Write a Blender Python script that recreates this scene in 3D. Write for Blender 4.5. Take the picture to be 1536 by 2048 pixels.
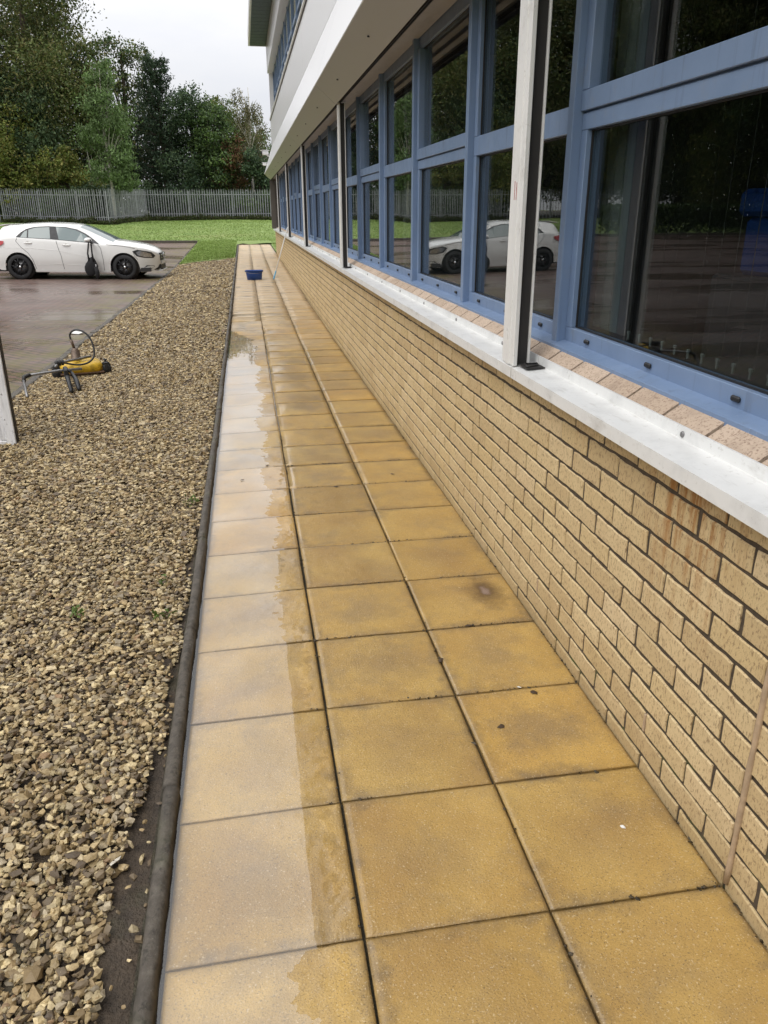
import bpy, bmesh, math, random
import numpy as np
from mathutils import Vector, Matrix, noise

random.seed(7)
RNG = np.random.default_rng(11)
for o in list(bpy.data.objects):
    bpy.data.objects.remove(o)
S = bpy.context.scene
C = S.collection
R = math.radians

# ------------------------------------------------------------------ camera
cd = bpy.data.cameras.new('camera')
cam = bpy.data.objects.new('camera', cd)
C.objects.link(cam)
S.camera = cam
cd.sensor_fit = 'HORIZONTAL'
cd.sensor_width = 36.0
cd.lens = 36.0 * 1546.7 / 1536.0
cd.clip_start = 0.05
cd.clip_end = 3000
PITCH, YAW, ROLL = 0.37146, 0.16676, -0.00349
F = Vector((math.sin(YAW) * math.cos(PITCH), math.cos(YAW) * math.cos(PITCH), -math.sin(PITCH)))
RT = Vector((math.cos(YAW), -math.sin(YAW), 0))
UP = RT.cross(F)
r_ = RT * math.cos(ROLL) + UP * math.sin(ROLL)
u_ = UP * math.cos(ROLL) - RT * math.sin(ROLL)
M = Matrix((r_, u_, -F)).transposed().to_4x4()
M.translation = Vector((-0.168, -1.294, 1.563))
cam.matrix_world = M

# ------------------------------------------------------------------ sky: bright overcast
W = bpy.data.worlds.new('World')
S.world = W
W.use_nodes = True
SUN_EL, SUN_DIR = R(58), Vector((-0.72, -0.42, 0))


def build_world():
    nt = W.node_tree
    nt.nodes.clear()
    N = nt.nodes.new
    L = nt.links.new
    out = N('ShaderNodeOutputWorld')
    bg = N('ShaderNodeBackground')
    bg.inputs['Strength'].default_value = 0.1
    sky = N('ShaderNodeTexSky')
    sky.sky_type = 'NISHITA'
    sky.sun_disc = False
    sky.sun_elevation = SUN_EL
    sky.sun_rotation = math.atan2(SUN_DIR.x, SUN_DIR.y)
    tc = N('ShaderNodeTexCoord')
    sep = N('ShaderNodeSeparateXYZ')
    L(tc.outputs['Generated'], sep.inputs[0])
    # overcast luminance: (1 + 2 sin elevation) / 3 of the zenith
    mr = N('ShaderNodeMapRange')
    mr.inputs['From Min'].default_value = 0.0
    mr.inputs['From Max'].default_value = 1.0
    mr.inputs['To Min'].default_value = 7.3
    mr.inputs['To Max'].default_value = 27.0
    L(sep.outputs['Z'], mr.inputs['Value'])
    mp = N('ShaderNodeMapping')
    mp.inputs['Scale'].default_value = (1.0, 1.0, 2.6)
    L(tc.outputs['Generated'], mp.inputs['Vector'])
    nz = N('ShaderNodeTexNoise')
    nz.inputs['Scale'].default_value = 2.3
    nz.inputs['Detail'].default_value = 6
    nz.inputs['Roughness'].default_value = 0.55
    L(mp.outputs[0], nz.inputs['Vector'])
    cr = N('ShaderNodeValToRGB')
    cr.color_ramp.elements[0].position = 0.32
    cr.color_ramp.elements[0].color = (0.80, 0.825, 0.90, 1)
    cr.color_ramp.elements[1].position = 0.66
    cr.color_ramp.elements[1].color = (1.0, 0.985, 0.975, 1)
    L(nz.outputs['Fac'], cr.inputs[0])
    mul = N('ShaderNodeVectorMath')
    mul.operation = 'SCALE'
    L(cr.outputs[0], mul.inputs[0])
    L(mr.outputs[0], mul.inputs['Scale'])
    mix = N('ShaderNodeMix')
    mix.data_type = 'RGBA'
    mix.inputs[0].default_value = 0.92
    L(sky.outputs[0], mix.inputs[6])
    L(mul.outputs[0], mix.inputs[7])
    L(mix.outputs[2], bg.inputs['Color'])
    L(bg.outputs[0], out.inputs[0])


build_world()
sd = bpy.data.lights.new('sun', 'SUN')
sd.energy = 1.1
sd.angle = R(35)
sd.color = (1.0, 0.965, 0.91)
sun = bpy.data.objects.new('sun', sd)
C.objects.link(sun)
sv = Vector((SUN_DIR.x, SUN_DIR.y, 0)).normalized() * math.cos(SUN_EL) + Vector((0, 0, math.sin(SUN_EL)))
sun.rotation_euler = (-sv).to_track_quat('-Z', 'Y').to_euler()
sun.location = sv * 40

S.view_settings.view_transform = 'Standard'
S.view_settings.look = 'None'
S.view_settings.exposure = 0.05
S.view_settings.gamma = 1.0
S.view_settings.use_curve_mapping = False
S.cycles.max_bounces = 8
S.cycles.transparent_max_bounces = 12
S.cycles.caustics_reflective = False
S.cycles.caustics_refractive = False
S.cycles.sample_clamp_indirect = 6.0
S.render.film_transparent = False

# ------------------------------------------------------------------ helpers


def link(o, parent=None):
    C.objects.link(o)
    if parent is not None:
        o.parent = parent
    return o


def tag(o, label=None, cat=None, group=None, kind=None):
    if label:
        o['label'] = label
    if cat:
        o['category'] = cat
    if group:
        o['group'] = group
    if kind:
        o['kind'] = kind
    return o


def empty(name, loc=(0, 0, 0), rz=0.0, label=None, cat=None, group=None, parent=None):
    o = bpy.data.objects.new(name, None)
    o.empty_display_size = 0.1
    link(o, parent)
    o.location = loc
    o.rotation_euler = (0, 0, rz)
    return tag(o, label, cat, group)


def inst(name, me, loc=(0, 0, 0), rot=(0, 0, 0), parent=None, scale=(1, 1, 1)):
    o = bpy.data.objects.new(name, me)
    link(o, parent)
    o.location = loc
    o.rotation_euler = rot
    o.scale = scale
    return o


def copy_tree(o, parent=None):
    c = o.copy()
    C.objects.link(c)
    c.parent = parent
    for ch in o.children:
        copy_tree(ch, c)
    return c


class MB:
    """collects simple shapes and makes one mesh of them"""

    def __init__(self):
        self.v = []
        self.f = []
        self.sm = []

    def add(self, vs, fs, smooth=False):
        k = len(self.v)
        self.v += [tuple(p) for p in vs]
        self.f += [tuple(i + k for i in f) for f in fs]
        self.sm += [smooth] * len(fs)
        return self

    def box(self, a, b, bev=0.0):
        x0, y0, z0 = a
        x1, y1, z1 = b
        if bev <= 0:
            vs = [(x0, y0, z0), (x1, y0, z0), (x1, y1, z0), (x0, y1, z0), (x0, y0, z1), (x1, y0, z1), (x1, y1, z1), (x0, y1, z1)]
            fs = [(0, 3, 2, 1), (4, 5, 6, 7), (0, 1, 5, 4), (1, 2, 6, 5), (2, 3, 7, 6), (3, 0, 4, 7)]
            return self.add(vs, fs)
        bm = bmesh.new()
        bmesh.ops.create_cube(bm, size=1)
        for v in bm.verts:
            v.co = Vector(((x0 + x1) / 2 + v.co.x * (x1 - x0), (y0 + y1) / 2 + v.co.y * (y1 - y0), (z0 + z1) / 2 + v.co.z * (z1 - z0)))
        bmesh.ops.bevel(bm, geom=list(bm.edges), offset=bev, segments=1, affect='EDGES', profile=0.5)
        self.addbm(bm)
        return self

    def addbm(self, bm, smooth=False):
        bm.verts.index_update()
        self.add([v.co for v in bm.verts], [[v.index for v in f.verts] for f in bm.faces], smooth)
        bm.free()
        return self

    def tube(self, pts, rad, n=8, smooth=True, caps=True):
        pts = [Vector(p) for p in pts]
        if not hasattr(rad, '__len__'):
            rad = [rad] * len(pts)
        vs, fs = [], []
        prev = None
        for i, p in enumerate(pts):
            if i == 0:
                t = pts[1] - pts[0]
            elif i == len(pts) - 1:
                t = pts[-1] - pts[-2]
            else:
                t = pts[i + 1] - pts[i - 1]
            t = t.normalized() if t.length > 1e-9 else Vector((0, 0, 1))
            if prev is None:
                a = t.cross(Vector((0, 0, 1)))
                if a.length < 0.05:
                    a = t.cross(Vector((1, 0, 0)))
            else:
                a = prev - t * prev.dot(t)
                if a.length < 1e-4:
                    a = t.cross(Vector((1, 0, 0.2)))
            a.normalize()
            prev = a
            b = t.cross(a)
            for k in range(n):
                an = 2 * math.pi * k / n
                vs.append(p + (a * math.cos(an) + b * math.sin(an)) * rad[i])
        for i in range(len(pts) - 1):
            for k in range(n):
                k2 = (k + 1) % n
                fs.append((i * n + k, i * n + k2, (i + 1) * n + k2, (i + 1) * n + k))
        if caps:
            fs.append(tuple(range(n - 1, -1, -1)))
            fs.append(tuple((len(pts) - 1) * n + k for k in range(n)))
        return self.add(vs, fs, smooth)

    def lathe(self, prof, n=24, axis='z', center=(0, 0, 0), smooth=True):
        cx, cy, cz = center
        vs, fs = [], []
        for (r, h) in prof:
            for k in range(n):
                an = 2 * math.pi * k / n
                a, b = r * math.cos(an), r * math.sin(an)
                if axis == 'z':
                    vs.append((cx + a, cy + b, cz + h))
                elif axis == 'y':
                    vs.append((cx + a, cy + h, cz + b))
                else:
                    vs.append((cx + h, cy + a, cz + b))
        m = len(prof)
        for i in range(m - 1):
            for k in range(n):
                k2 = (k + 1) % n
                fs.append((i * n + k, i * n + k2, (i + 1) * n + k2, (i + 1) * n + k))
        return self.add(vs, fs, smooth)

    def prism(self, prof, y0, y1):
        """profile of (x, z) points drawn out along y"""
        n = len(prof)
        vs = [(x, y0, z) for x, z in prof] + [(x, y1, z) for x, z in prof]
        fs = [(i, (i + 1) % n, n + (i + 1) % n, n + i) for i in range(n)]
        fs.append(tuple(range(n - 1, -1, -1)))
        fs.append(tuple(n + i for i in range(n)))
        return self.add(vs, fs)

    def mesh(self, name, mat=None):
        me = bpy.data.meshes.new(name)
        me.from_pydata(self.v, [], self.f)
        me.polygons.foreach_set('use_smooth', self.sm)
        if mat:
            me.materials.append(mat)
        me.update()
        bm = bmesh.new()
        bm.from_mesh(me)
        bmesh.ops.recalc_face_normals(bm, faces=bm.faces)
        bm.to_mesh(me)
        bm.free()
        return me

    def build(self, name, mat=None, parent=None, loc=(0, 0, 0)):
        return inst(name, self.mesh(name, mat), loc, parent=parent)


def np_mesh(name, V, Fc, mat, col=None, smooth=False):
    """V (n,3), Fc (m,k) all faces with k corners, col (n,3) per vertex"""
    me = bpy.data.meshes.new(name)
    n, (m, k) = len(V), Fc.shape
    me.vertices.add(n)
    me.vertices.foreach_set('co', np.asarray(V, dtype=np.float32).ravel())
    me.loops.add(m * k)
    me.loops.foreach_set('vertex_index', Fc.astype(np.int32).ravel())
    me.polygons.add(m)
    me.polygons.foreach_set('loop_start', np.arange(0, m * k, k, dtype=np.int32))
    me.polygons.foreach_set('loop_total', np.full(m, k, dtype=np.int32))
    me.update(calc_edges=True)
    if not smooth:
        me.shade_flat()
    if col is not None:
        at = me.attributes.new('Col', 'FLOAT_COLOR', 'POINT')
        c4 = np.ones((n, 4), dtype=np.float32)
        c4[:, :3] = col
        at.data.foreach_set('color', c4.ravel())
    me.materials.append(mat)
    return me


# ------------------------------------------------------------------ materials
class NT:
    def __init__(self, name):
        self.m = bpy.data.materials.new(name)
        self.m.use_nodes = True
        self.t = self.m.node_tree
        self.p = self.t.nodes['Principled BSDF']
        self.out = self.t.nodes['Material Output']

    def n(self, typ, **kw):
        nd = self.t.nodes.new(typ)
        for k, v in kw.items():
            setattr(nd, k, v)
        return nd

    def l(self, a, b):
        self.t.links.new(a, b)

    def coords(self, which='Object', scale=(1, 1, 1), rot=(0, 0, 0)):
        tc = self.n('ShaderNodeTexCoord')
        mp = self.n('ShaderNodeMapping')
        mp.inputs['Scale'].default_value = scale
        mp.inputs['Rotation'].default_value = rot
        self.l(tc.outputs[which], mp.inputs['Vector'])
        return mp.outputs[0]

    def world(self, scale=(1, 1, 1), rot=(0, 0, 0)):
        g = self.n('ShaderNodeNewGeometry')
        mp = self.n('ShaderNodeMapping')
        mp.inputs['Scale'].default_value = scale
        mp.inputs['Rotation'].default_value = rot
        self.l(g.outputs['Position'], mp.inputs['Vector'])
        return mp.outputs[0]

    def noise(self, vec, scale, detail=4, rough=0.55, dist=0.0):
        nd = self.n('ShaderNodeTexNoise')
        nd.inputs['Scale'].default_value = scale
        nd.inputs['Detail'].default_value = detail
        nd.inputs['Roughness'].default_value = rough
        nd.inputs['Distortion'].default_value = dist
        self.l(vec, nd.inputs['Vector'])
        return nd.outputs['Fac']

    def ramp(self, fac, stops):
        nd = self.n('ShaderNodeValToRGB')
        el = nd.color_ramp.elements
        while len(el) < len(stops):
            el.new(0.5)
        for e, (p, c) in zip(el, stops):
            e.position = p
            e.color = tuple(c) + (1,) if len(c) == 3 else c
        self.l(fac, nd.inputs[0])
        return nd.outputs[0]

    def val(self, fac, a, b, lo=0.0, hi=1.0):
        nd = self.n('ShaderNodeMapRange')
        nd.inputs['From Min'].default_value = a
        nd.inputs['From Max'].default_value = b
        nd.inputs['To Min'].default_value = lo
        nd.inputs['To Max'].default_value = hi
        self.l(fac, nd.inputs['Value'])
        return nd.outputs[0]

    def math(self, op, a, b=None):
        nd = self.n('ShaderNodeMath', operation=op)
        for i, x in enumerate((a, b)):
            if x is None:
                continue
            if isinstance(x, (int, float)):
                nd.inputs[i].default_value = x
            else:
                self.l(x, nd.inputs[i])
        return nd.outputs[0]

    def mix(self, fac, a, b, blend='MIX'):
        nd = self.n('ShaderNodeMix', data_type='RGBA', blend_type=blend)
        for i, x in ((0, fac), (6, a), (7, b)):
            if isinstance(x, (int, float)):
                nd.inputs[i].default_value = x
            elif isinstance(x, tuple):
                nd.inputs[i].default_value = x + (1,)
            else:
                self.l(x, nd.inputs[i])
        return nd.outputs[2]

    def bump(self, h, strength=0.3, dist=0.01, normal=None):
        nd = self.n('ShaderNodeBump')
        nd.inputs['Strength'].default_value = strength
        nd.inputs['Distance'].default_value = dist
        self.l(h, nd.inputs['Height'])
        if normal is not None:
            self.l(normal, nd.inputs['Normal'])
        self.l(nd.outputs[0], self.p.inputs['Normal'])
        return nd.outputs[0]

    def set(self, **kw):
        for k, v in kw.items():
            k = k.replace('_', ' ')
            i = self.p.inputs[k]
            if isinstance(v, (int, float)):
                i.default_value = v
            elif isinstance(v, tuple):
                i.default_value = v + (1,) if len(v) == 3 else v
            else:
                self.l(v, i)
        return self.m

    def rand(self):
        """one number for each piece, whether it is an object or an island"""
        a = self.n('ShaderNodeObjectInfo').outputs['Random']
        b = self.n('ShaderNodeNewGeometry').outputs['Random Per Island']
        return self.math('FRACT', self.math('ADD', a, b))


def simple(name, col, rough=0.5, metal=0.0, var=0.12, scale=6.0, bump=0.0, coat=0.0):
    t = NT(name)
    w = t.world()
    f = t.noise(w, scale, 5, 0.6)
    d = tuple(c * (1 - var) for c in col)
    e = tuple(min(1, c * (1 + var)) for c in col)
    t.set(Base_Color=t.ramp(f, [(0.3, d), (0.7, e)]), Roughness=t.val(t.noise(w, scale * 2.3, 4), 0.3, 0.7, max(0.02, rough - 0.08), min(1, rough + 0.08)),
          Metallic=metal, Coat_Weight=coat)
    if bump:
        t.bump(t.noise(w, scale * 12, 4), bump, 0.004)
    return t.m


def m_slab():
    t = NT('wet buff concrete slab')
    w = t.world()
    rnd = t.rand()
    off = t.n('ShaderNodeVectorMath', operation='ADD')
    cmb = t.n('ShaderNodeCombineXYZ')
    t.l(t.math('MULTIPLY', rnd, 37.0), cmb.inputs[0])
    t.l(t.math('MULTIPLY', rnd, 11.0), cmb.inputs[2])
    t.l(w, off.inputs[0])
    t.l(cmb.outputs[0], off.inputs[1])
    v = off.outputs[0]
    big = t.noise(v, 3.2, 4, 0.55)
    col = t.ramp(big, [(0.30, (0.37, 0.225, 0.068)), (0.5, (0.45, 0.285, 0.082)), (0.72, (0.52, 0.34, 0.10))])
    # grey algae patches in the middle and along the edges of a slab
    g = t.noise(v, 5.5, 5, 0.6, 0.4)
    col = t.mix(t.val(g, 0.5, 0.74, 0, 0.55), col, (0.26, 0.185, 0.095))
    tint = t.ramp(rnd, [(0.0, (0.80, 0.79, 0.80)), (0.4, (1, 1, 1)), (0.7, (0.9, 0.92, 0.98)), (1.0, (1.1, 1.02, 0.86))])
    col = t.mix(1.0, col, tint, 'MULTIPLY')
    # edges
    tc = t.n('ShaderNodeTexCoord')
    sp = t.n('ShaderNodeSeparateXYZ')
    t.l(tc.outputs['Object'], sp.inputs[0])
    ex = t.math('ABSOLUTE', sp.outputs[0])
    ey = t.math('ABSOLUTE', sp.outputs[1])
    e = t.math('MAXIMUM', ex, ey)
    rr = t.math('SQRT', t.math('ADD', t.math('MULTIPLY', sp.outputs[0], sp.outputs[0]), t.math('MULTIPLY', sp.outputs[1], sp.outputs[1])))
    rr = t.math('ADD', rr, t.val(t.noise(v, 8, 4, 0.6), 0.25, 0.75, -0.10, 0.10))
    mid = t.math('MULTIPLY', t.val(rr, 0.04, 0.17, 0.6, 0.0), t.val(t.math('FRACT', t.math('MULTIPLY', rnd, 7.0)), 0.1, 0.9, 0.15, 1.0))
    col = t.mix(mid, col, (0.215, 0.15, 0.082))
    en = t.math('ADD', e, t.val(t.noise(v, 26, 4), 0.25, 0.75, -0.03, 0.03))
    col = t.mix(t.math('MULTIPLY', t.val(en, 0.175, 0.235, 0, 0.75), t.val(t.noise(w, 3.3, 3, 0.6), 0.38, 0.6, 0.1, 1.0)), col, (0.15, 0.11, 0.065))
    # dark grit and pale chips
    sk = t.noise(w, 260, 2, 0.6)
    col = t.mix(t.val(sk, 0.56, 0.70, 0, 0.7), col, (0.10, 0.07, 0.04))
    sk2 = t.noise(w, 190, 2, 0.5)
    col = t.mix(t.val(sk2, 0.62, 0.72, 0, 0.6), col, (0.62, 0.5, 0.32))
    sk3 = t.noise(w, 42, 3, 0.7)
    col = t.mix(t.val(sk3, 0.72, 0.77, 0, 0.55), col, (0.10, 0.075, 0.045))
    gp = t.n('ShaderNodeNewGeometry')
    vm = t.n('ShaderNodeVectorMath', operation='DISTANCE')
    mp = t.n('ShaderNodeMapping')
    mp.inputs['Scale'].default_value = (1.15, 0.7, 0.0)
    t.l(gp.outputs['Position'], mp.inputs['Vector'])
    t.l(mp.outputs[0], vm.inputs[0])
    vm.inputs[1].default_value = (0.775 * 1.15, 1.63 * 0.7, 0)
    ds = t.math('ADD', vm.outputs['Value'], t.val(t.noise(w, 16, 4, 0.65), 0.25, 0.75, -0.03, 0.03))
    col = t.mix(t.val(ds, 0.03, 0.12, 0.85, 0.0), col, (0.075, 0.04, 0.018))
    col = t.mix(t.val(ds, 0.0, 0.03, 0.7, 0.0), col, (0.30, 0.22, 0.19))
    spw = t.n('ShaderNodeSeparateXYZ')
    t.l(gp.outputs['Position'], spw.inputs[0])
    dry = t.val(t.math('ADD', spw.outputs[1], t.val(t.noise(w, 0.9, 3), 0.3, 0.7, -2.0, 2.0)), 8.0, 13.5, 0.0, 0.95)
    col = t.mix(dry, col, t.mix(0.7, col, (0.56, 0.445, 0.31)))
    wet = t.math('ADD', t.noise(t.world((1, 0.8, 1)), 2.1, 4, 0.6, 0.5), t.math('MULTIPLY', dry, 0.12))
    rough = t.val(wet, 0.35, 0.68, 0.3, 0.6)
    t.set(Base_Color=col, Roughness=rough, IOR=1.45, Coat_Weight=t.val(wet, 0.38, 0.62, 1.0, 0.25), Coat_Roughness=t.val(wet, 0.35, 0.65, 0.06, 0.26), Coat_IOR=1.4)
    h = t.math('ADD', t.noise(w, 170, 3, 0.6), t.math('MULTIPLY', t.noise(w, 9, 3), 1.2))
    t.bump(h, 0.5, 0.0045)
    return t.m


def m_brick():
    t = NT('buff facing brick')
    w = t.world()
    rnd = t.rand()
    base = t.ramp(rnd, [(0.0, (0.52, 0.39, 0.205)), (0.3, (0.60, 0.465, 0.26)), (0.55, (0.645, 0.505, 0.285)), (0.8, (0.58, 0.44, 0.225)), (1.0, (0.66, 0.52, 0.31))])
    m = t.noise(w, 9, 4, 0.6)
    col = t.mix(t.val(m, 0.35, 0.7, 0.0, 0.35), base, (0.50, 0.35, 0.18))
    sk = t.noise(t.world((1, 1, 0.45)), 150, 3, 0.7)
    col = t.mix(t.val(sk, 0.53, 0.66, 0, 0.75), col, (0.20, 0.12, 0.06))
    sk2 = t.noise(w, 48, 3, 0.75)
    col = t.mix(t.val(sk2, 0.60, 0.70, 0, 0.6), col, (0.16, 0.10, 0.055))
    # rust run down from the sill fixings
    g = t.n('ShaderNodeNewGeometry')
    sp = t.n('ShaderNodeSeparateXYZ')
    t.l(g.outputs['Position'], sp.inputs[0])
    stre = t.noise(t.world((1, 1, 0.07)), 34, 4, 0.7, 0.25)
    patch = t.noise(t.world((0.2, 1, 0.02)), 2.6, 2, 0.5)
    zf = t.val(sp.outputs[2], 0.60, 0.95, 0.0, 1.0)
    k = t.math('MULTIPLY', t.math('MULTIPLY', t.val(stre, 0.52, 0.66, 0, 1), t.val(patch, 0.50, 0.62, 0, 1)), zf)
    near = t.math('MULTIPLY', t.val(sp.outputs[1], 0.12, 0.2, 0, 1), t.val(sp.outputs[1], 0.5, 0.62, 1, 0))
    k2 = t.math('MULTIPLY', t.math('MULTIPLY', t.val(stre, 0.47, 0.60, 0, 1), near), t.val(sp.outputs[2], 0.45, 0.92, 0.0, 1.0))
    col = t.mix(t.math('MULTIPLY', t.math('MULTIPLY', t.math('MAXIMUM', k, k2), 0.9), t.val(sp.outputs[0], 0.93, 0.94, 1, 0)), col, (0.30, 0.115, 0.015))
    # damp green-brown foot
    foot = t.math('ADD', sp.outputs[2], t.val(t.noise(w, 7, 4, 0.6), 0.3, 0.7, -0.06, 0.06))
    col = t.mix(t.val(foot, 0.0, 0.2, 0.5, 0.0), col, (0.30, 0.21, 0.09))
    t.set(Base_Color=col, Roughness=0.82)
    t.bump(t.math('ADD', sk, t.noise(w, 420, 2)), 0.4, 0.003)
    return t.m


def m_ledge():
    t = NT('pale speckled cant brick')
    w = t.world()
    c = t.ramp(t.rand(), [(0.0, (0.47, 0.36, 0.265)), (1.0, (0.56, 0.44, 0.335))])
    c = t.mix(t.val(t.noise(w, 120, 3, 0.7), 0.53, 0.64, 0, 0.75), c, (0.19, 0.115, 0.08))
    c = t.mix(t.val(t.noise(w, 10, 4, 0.65), 0.5, 0.7, 0, 0.45), c, (0.25, 0.18, 0.13))
    t.set(Base_Color=c, Roughness=0.85)
    t.bump(t.noise(w, 160, 3), 0.4, 0.003)
    return t.m


def m_mortar():
    t = NT('dark mortar')
    w = t.world()
    f = t.noise(w, 60, 4, 0.7)
    col = t.ramp(f, [(0.3, (0.045, 0.034, 0.023)), (0.7, (0.10, 0.075, 0.05))])
    g = t.n('ShaderNodeNewGeometry')
    sp = t.n('ShaderNodeSeparateXYZ')
    t.l(g.outputs['Position'], sp.inputs[0])
    moss = t.math('MULTIPLY', t.val(sp.outputs[2], 0.1, 0.4, 1, 0), t.val(t.noise(w, 11, 4, 0.7), 0.5, 0.68, 0, 1))
    col = t.mix(moss, col, (0.07, 0.085, 0.02))
    t.set(Base_Color=col, Roughness=0.95)
    t.bump(f, 0.6, 0.006)
    return t.m


def m_soil(name, a, b):
    t = NT(name)
    w = t.world()
    f = t.noise(w, 24, 6, 0.7)
    col = t.ramp(f, [(0.3, a), (0.7, b)])
    col = t.mix(t.val(t.noise(w, 3.1, 4, 0.6), 0.56, 0.7, 0, 0.5), col, (0.035, 0.045, 0.012))
    t.set(Base_Color=col, Roughness=t.val(t.noise(w, 5, 3), 0.3, 0.7, 0.55, 0.9))
    t.bump(t.math('ADD', f, t.noise(w, 120, 3)), 0.7, 0.02)
    return t.m


def m_stone():
    t = NT('wet gravel stone')
    a = t.n('ShaderNodeAttribute', attribute_name='Col')
    w = t.world()
    f = t.noise(w, 120, 3, 0.7)
    col = t.mix(t.val(f, 0.42, 0.72, 0, 0.55), a.outputs['Color'], (0.13, 0.085, 0.04))
    t.set(Base_Color=col, Roughness=0.5, IOR=1.4)
    t.bump(f, 0.35, 0.004)
    return t.m


def m_kerb():
    t = NT('mossy concrete edging')
    w = t.world()
    f = t.noise(w, 22, 6, 0.7)
    col = t.ramp(f, [(0.3, (0.05, 0.042, 0.032)), (0.55, (0.095, 0.08, 0.062)), (0.75, (0.16, 0.14, 0.11))])
    col = t.mix(t.val(t.noise(w, 38, 5, 0.75), 0.52, 0.62, 0, 0.85), col, (0.035, 0.03, 0.022))
    col = t.mix(t.val(t.noise(w, 60, 4, 0.7), 0.64, 0.72, 0, 0.7), col, (0.30, 0.28, 0.23))
    col = t.mix(t.val(t.noise(w, 4.1, 3, 0.6), 0.56, 0.7, 0, 0.4), col, (0.10, 0.11, 0.05))
    t.set(Base_Color=col, Roughness=0.62)
    t.bump(t.noise(w, 90, 5, 0.75), 0.9, 0.006)
    return t.m


def m_pavers():
    t = NT('wet block paving')
    v = t.world((1, 1, 1), (0, 0, R(45)))
    br = t.n('ShaderNodeTexBrick')
    t.l(v, br.inputs['Vector'])
    br.inputs['Color1'].default_value = (0.205, 0.118, 0.098, 1)
    br.inputs['Color2'].default_value = (0.145, 0.095, 0.088, 1)
    br.inputs['Mortar'].default_value = (0.035, 0.03, 0.02, 1)
    br.inputs['Scale'].default_value = 1.0
    br.inputs['Mortar Size'].default_value = 0.016
    br.inputs['Brick Width'].default_value = 0.2
    br.inputs['Row Height'].default_value = 0.1
    w = t.world()
    col = t.mix(t.val(t.noise(w, 1.1, 5, 0.6), 0.35, 0.7, 0, 0.5), br.outputs['Color'], (0.20, 0.155, 0.125))
    # moss near the kerb
    g = t.n('ShaderNodeNewGeometry')
    sp = t.n('ShaderNodeSeparateXYZ')
    t.l(g.outputs['Position'], sp.inputs[0])
    ms = t.math('MULTIPLY', t.val(sp.outputs[0], -3.9, -2.6, 0, 1), t.val(t.noise(w, 3.0, 5, 0.7), 0.42, 0.6, 0, 0.85))
    col = t.mix(ms, col, (0.135, 0.115, 0.03))
    wet = t.noise(t.world((0.35, 1, 1)), 0.55, 4, 0.55, 0.3)
    rough = t.val(wet, 0.38, 0.62, 0.52, 0.16)
    t.set(Base_Color=col, Roughness=rough, IOR=1.45)
    t.bump(t.math('ADD', br.outputs['Fac'], t.math('MULTIPLY', t.noise(w, 40, 3), -0.5)), -0.25, 0.006)
    return t.m


def m_lawn(name='lawn turf'):
    t = NT(name)
    w = t.world()
    f = t.noise(w, 1.1, 5, 0.6)
    col = t.ramp(f, [(0.3, (0.155, 0.235, 0.055)), (0.5, (0.20, 0.285, 0.07)), (0.72, (0.25, 0.33, 0.10))])
    f2 = t.noise(w, 14, 4, 0.7)
    col = t.mix(t.val(f2, 0.45, 0.75, 0, 0.4), col, (0.11, 0.165, 0.035))
    f3 = t.noise(t.world((0.5, 1, 1)), 0.8, 5, 0.65)
    col = t.mix(t.val(f3, 0.5, 0.68, 0, 0.5), col, (0.27, 0.28, 0.10))
    t.set(Base_Color=col, Roughness=0.85)
    t.bump(t.noise(w, 40, 4, 0.7), 0.9, 0.05)
    return t.m


def m_attr(name, rough=0.6, transl=0.25):
    t = NT(name)
    a = t.n('ShaderNodeAttribute', attribute_name='Col')
    t.set(Base_Color=a.outputs['Color'], Roughness=rough)
    t.p.inputs['Specular IOR Level'].default_value = 0.25
    tr = t.n('ShaderNodeBsdfTranslucent')
    t.l(a.outputs['Color'], tr.inputs['Color'])
    mx = t.n('ShaderNodeMixShader')
    mx.inputs[0].default_value = transl
    t.l(t.p.outputs[0], mx.inputs[1])
    t.l(tr.outputs[0], mx.inputs[2])
    t.l(mx.outputs[0], t.out.inputs[0])
    return t.m


def m_sheet(name, f0, tint, rough=0.0, bump=None):
    """clear sheet: mirror by angle (Schlick, the same from both sides) over straight transmission"""
    t = NT(name)
    g = t.n('ShaderNodeNewGeometry')
    nrm = g.outputs['Normal']
    gl = t.n('ShaderNodeBsdfGlossy')
    gl.inputs['Roughness'].default_value = rough
    gl.inputs['Color'].default_value = (1, 1, 1, 1)
    if bump:
        b = t.n('ShaderNodeBump')
        b.inputs['Strength'].default_value = bump[1]
        b.inputs['Distance'].default_value = bump[2]
        t.l(t.noise(t.world(), bump[0], 2), b.inputs['Height'])
        t.l(b.outputs[0], gl.inputs['Normal'])
    dt = t.n('ShaderNodeVectorMath', operation='DOT_PRODUCT')
    t.l(nrm, dt.inputs[0])
    t.l(g.outputs['Incoming'], dt.inputs[1])
    c = t.math('ABSOLUTE', dt.outputs['Value'])
    k = t.math('POWER', t.math('SUBTRACT', 1.0, c), 5.0)
    fac = t.math('ADD', t.math('MULTIPLY', k, 1.0 - f0), f0)
    tr = t.n('ShaderNodeBsdfTransparent')
    tr.inputs['Color'].default_value = tint + (1,)
    mx = t.n('ShaderNodeMixShader')
    t.l(fac, mx.inputs[0])
    t.l(tr.outputs[0], mx.inputs[1])
    t.l(gl.outputs[0], mx.inputs[2])
    t.l(mx.outputs[0], t.out.inputs[0])
    t.t.nodes.remove(t.p)
    return t.m


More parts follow.
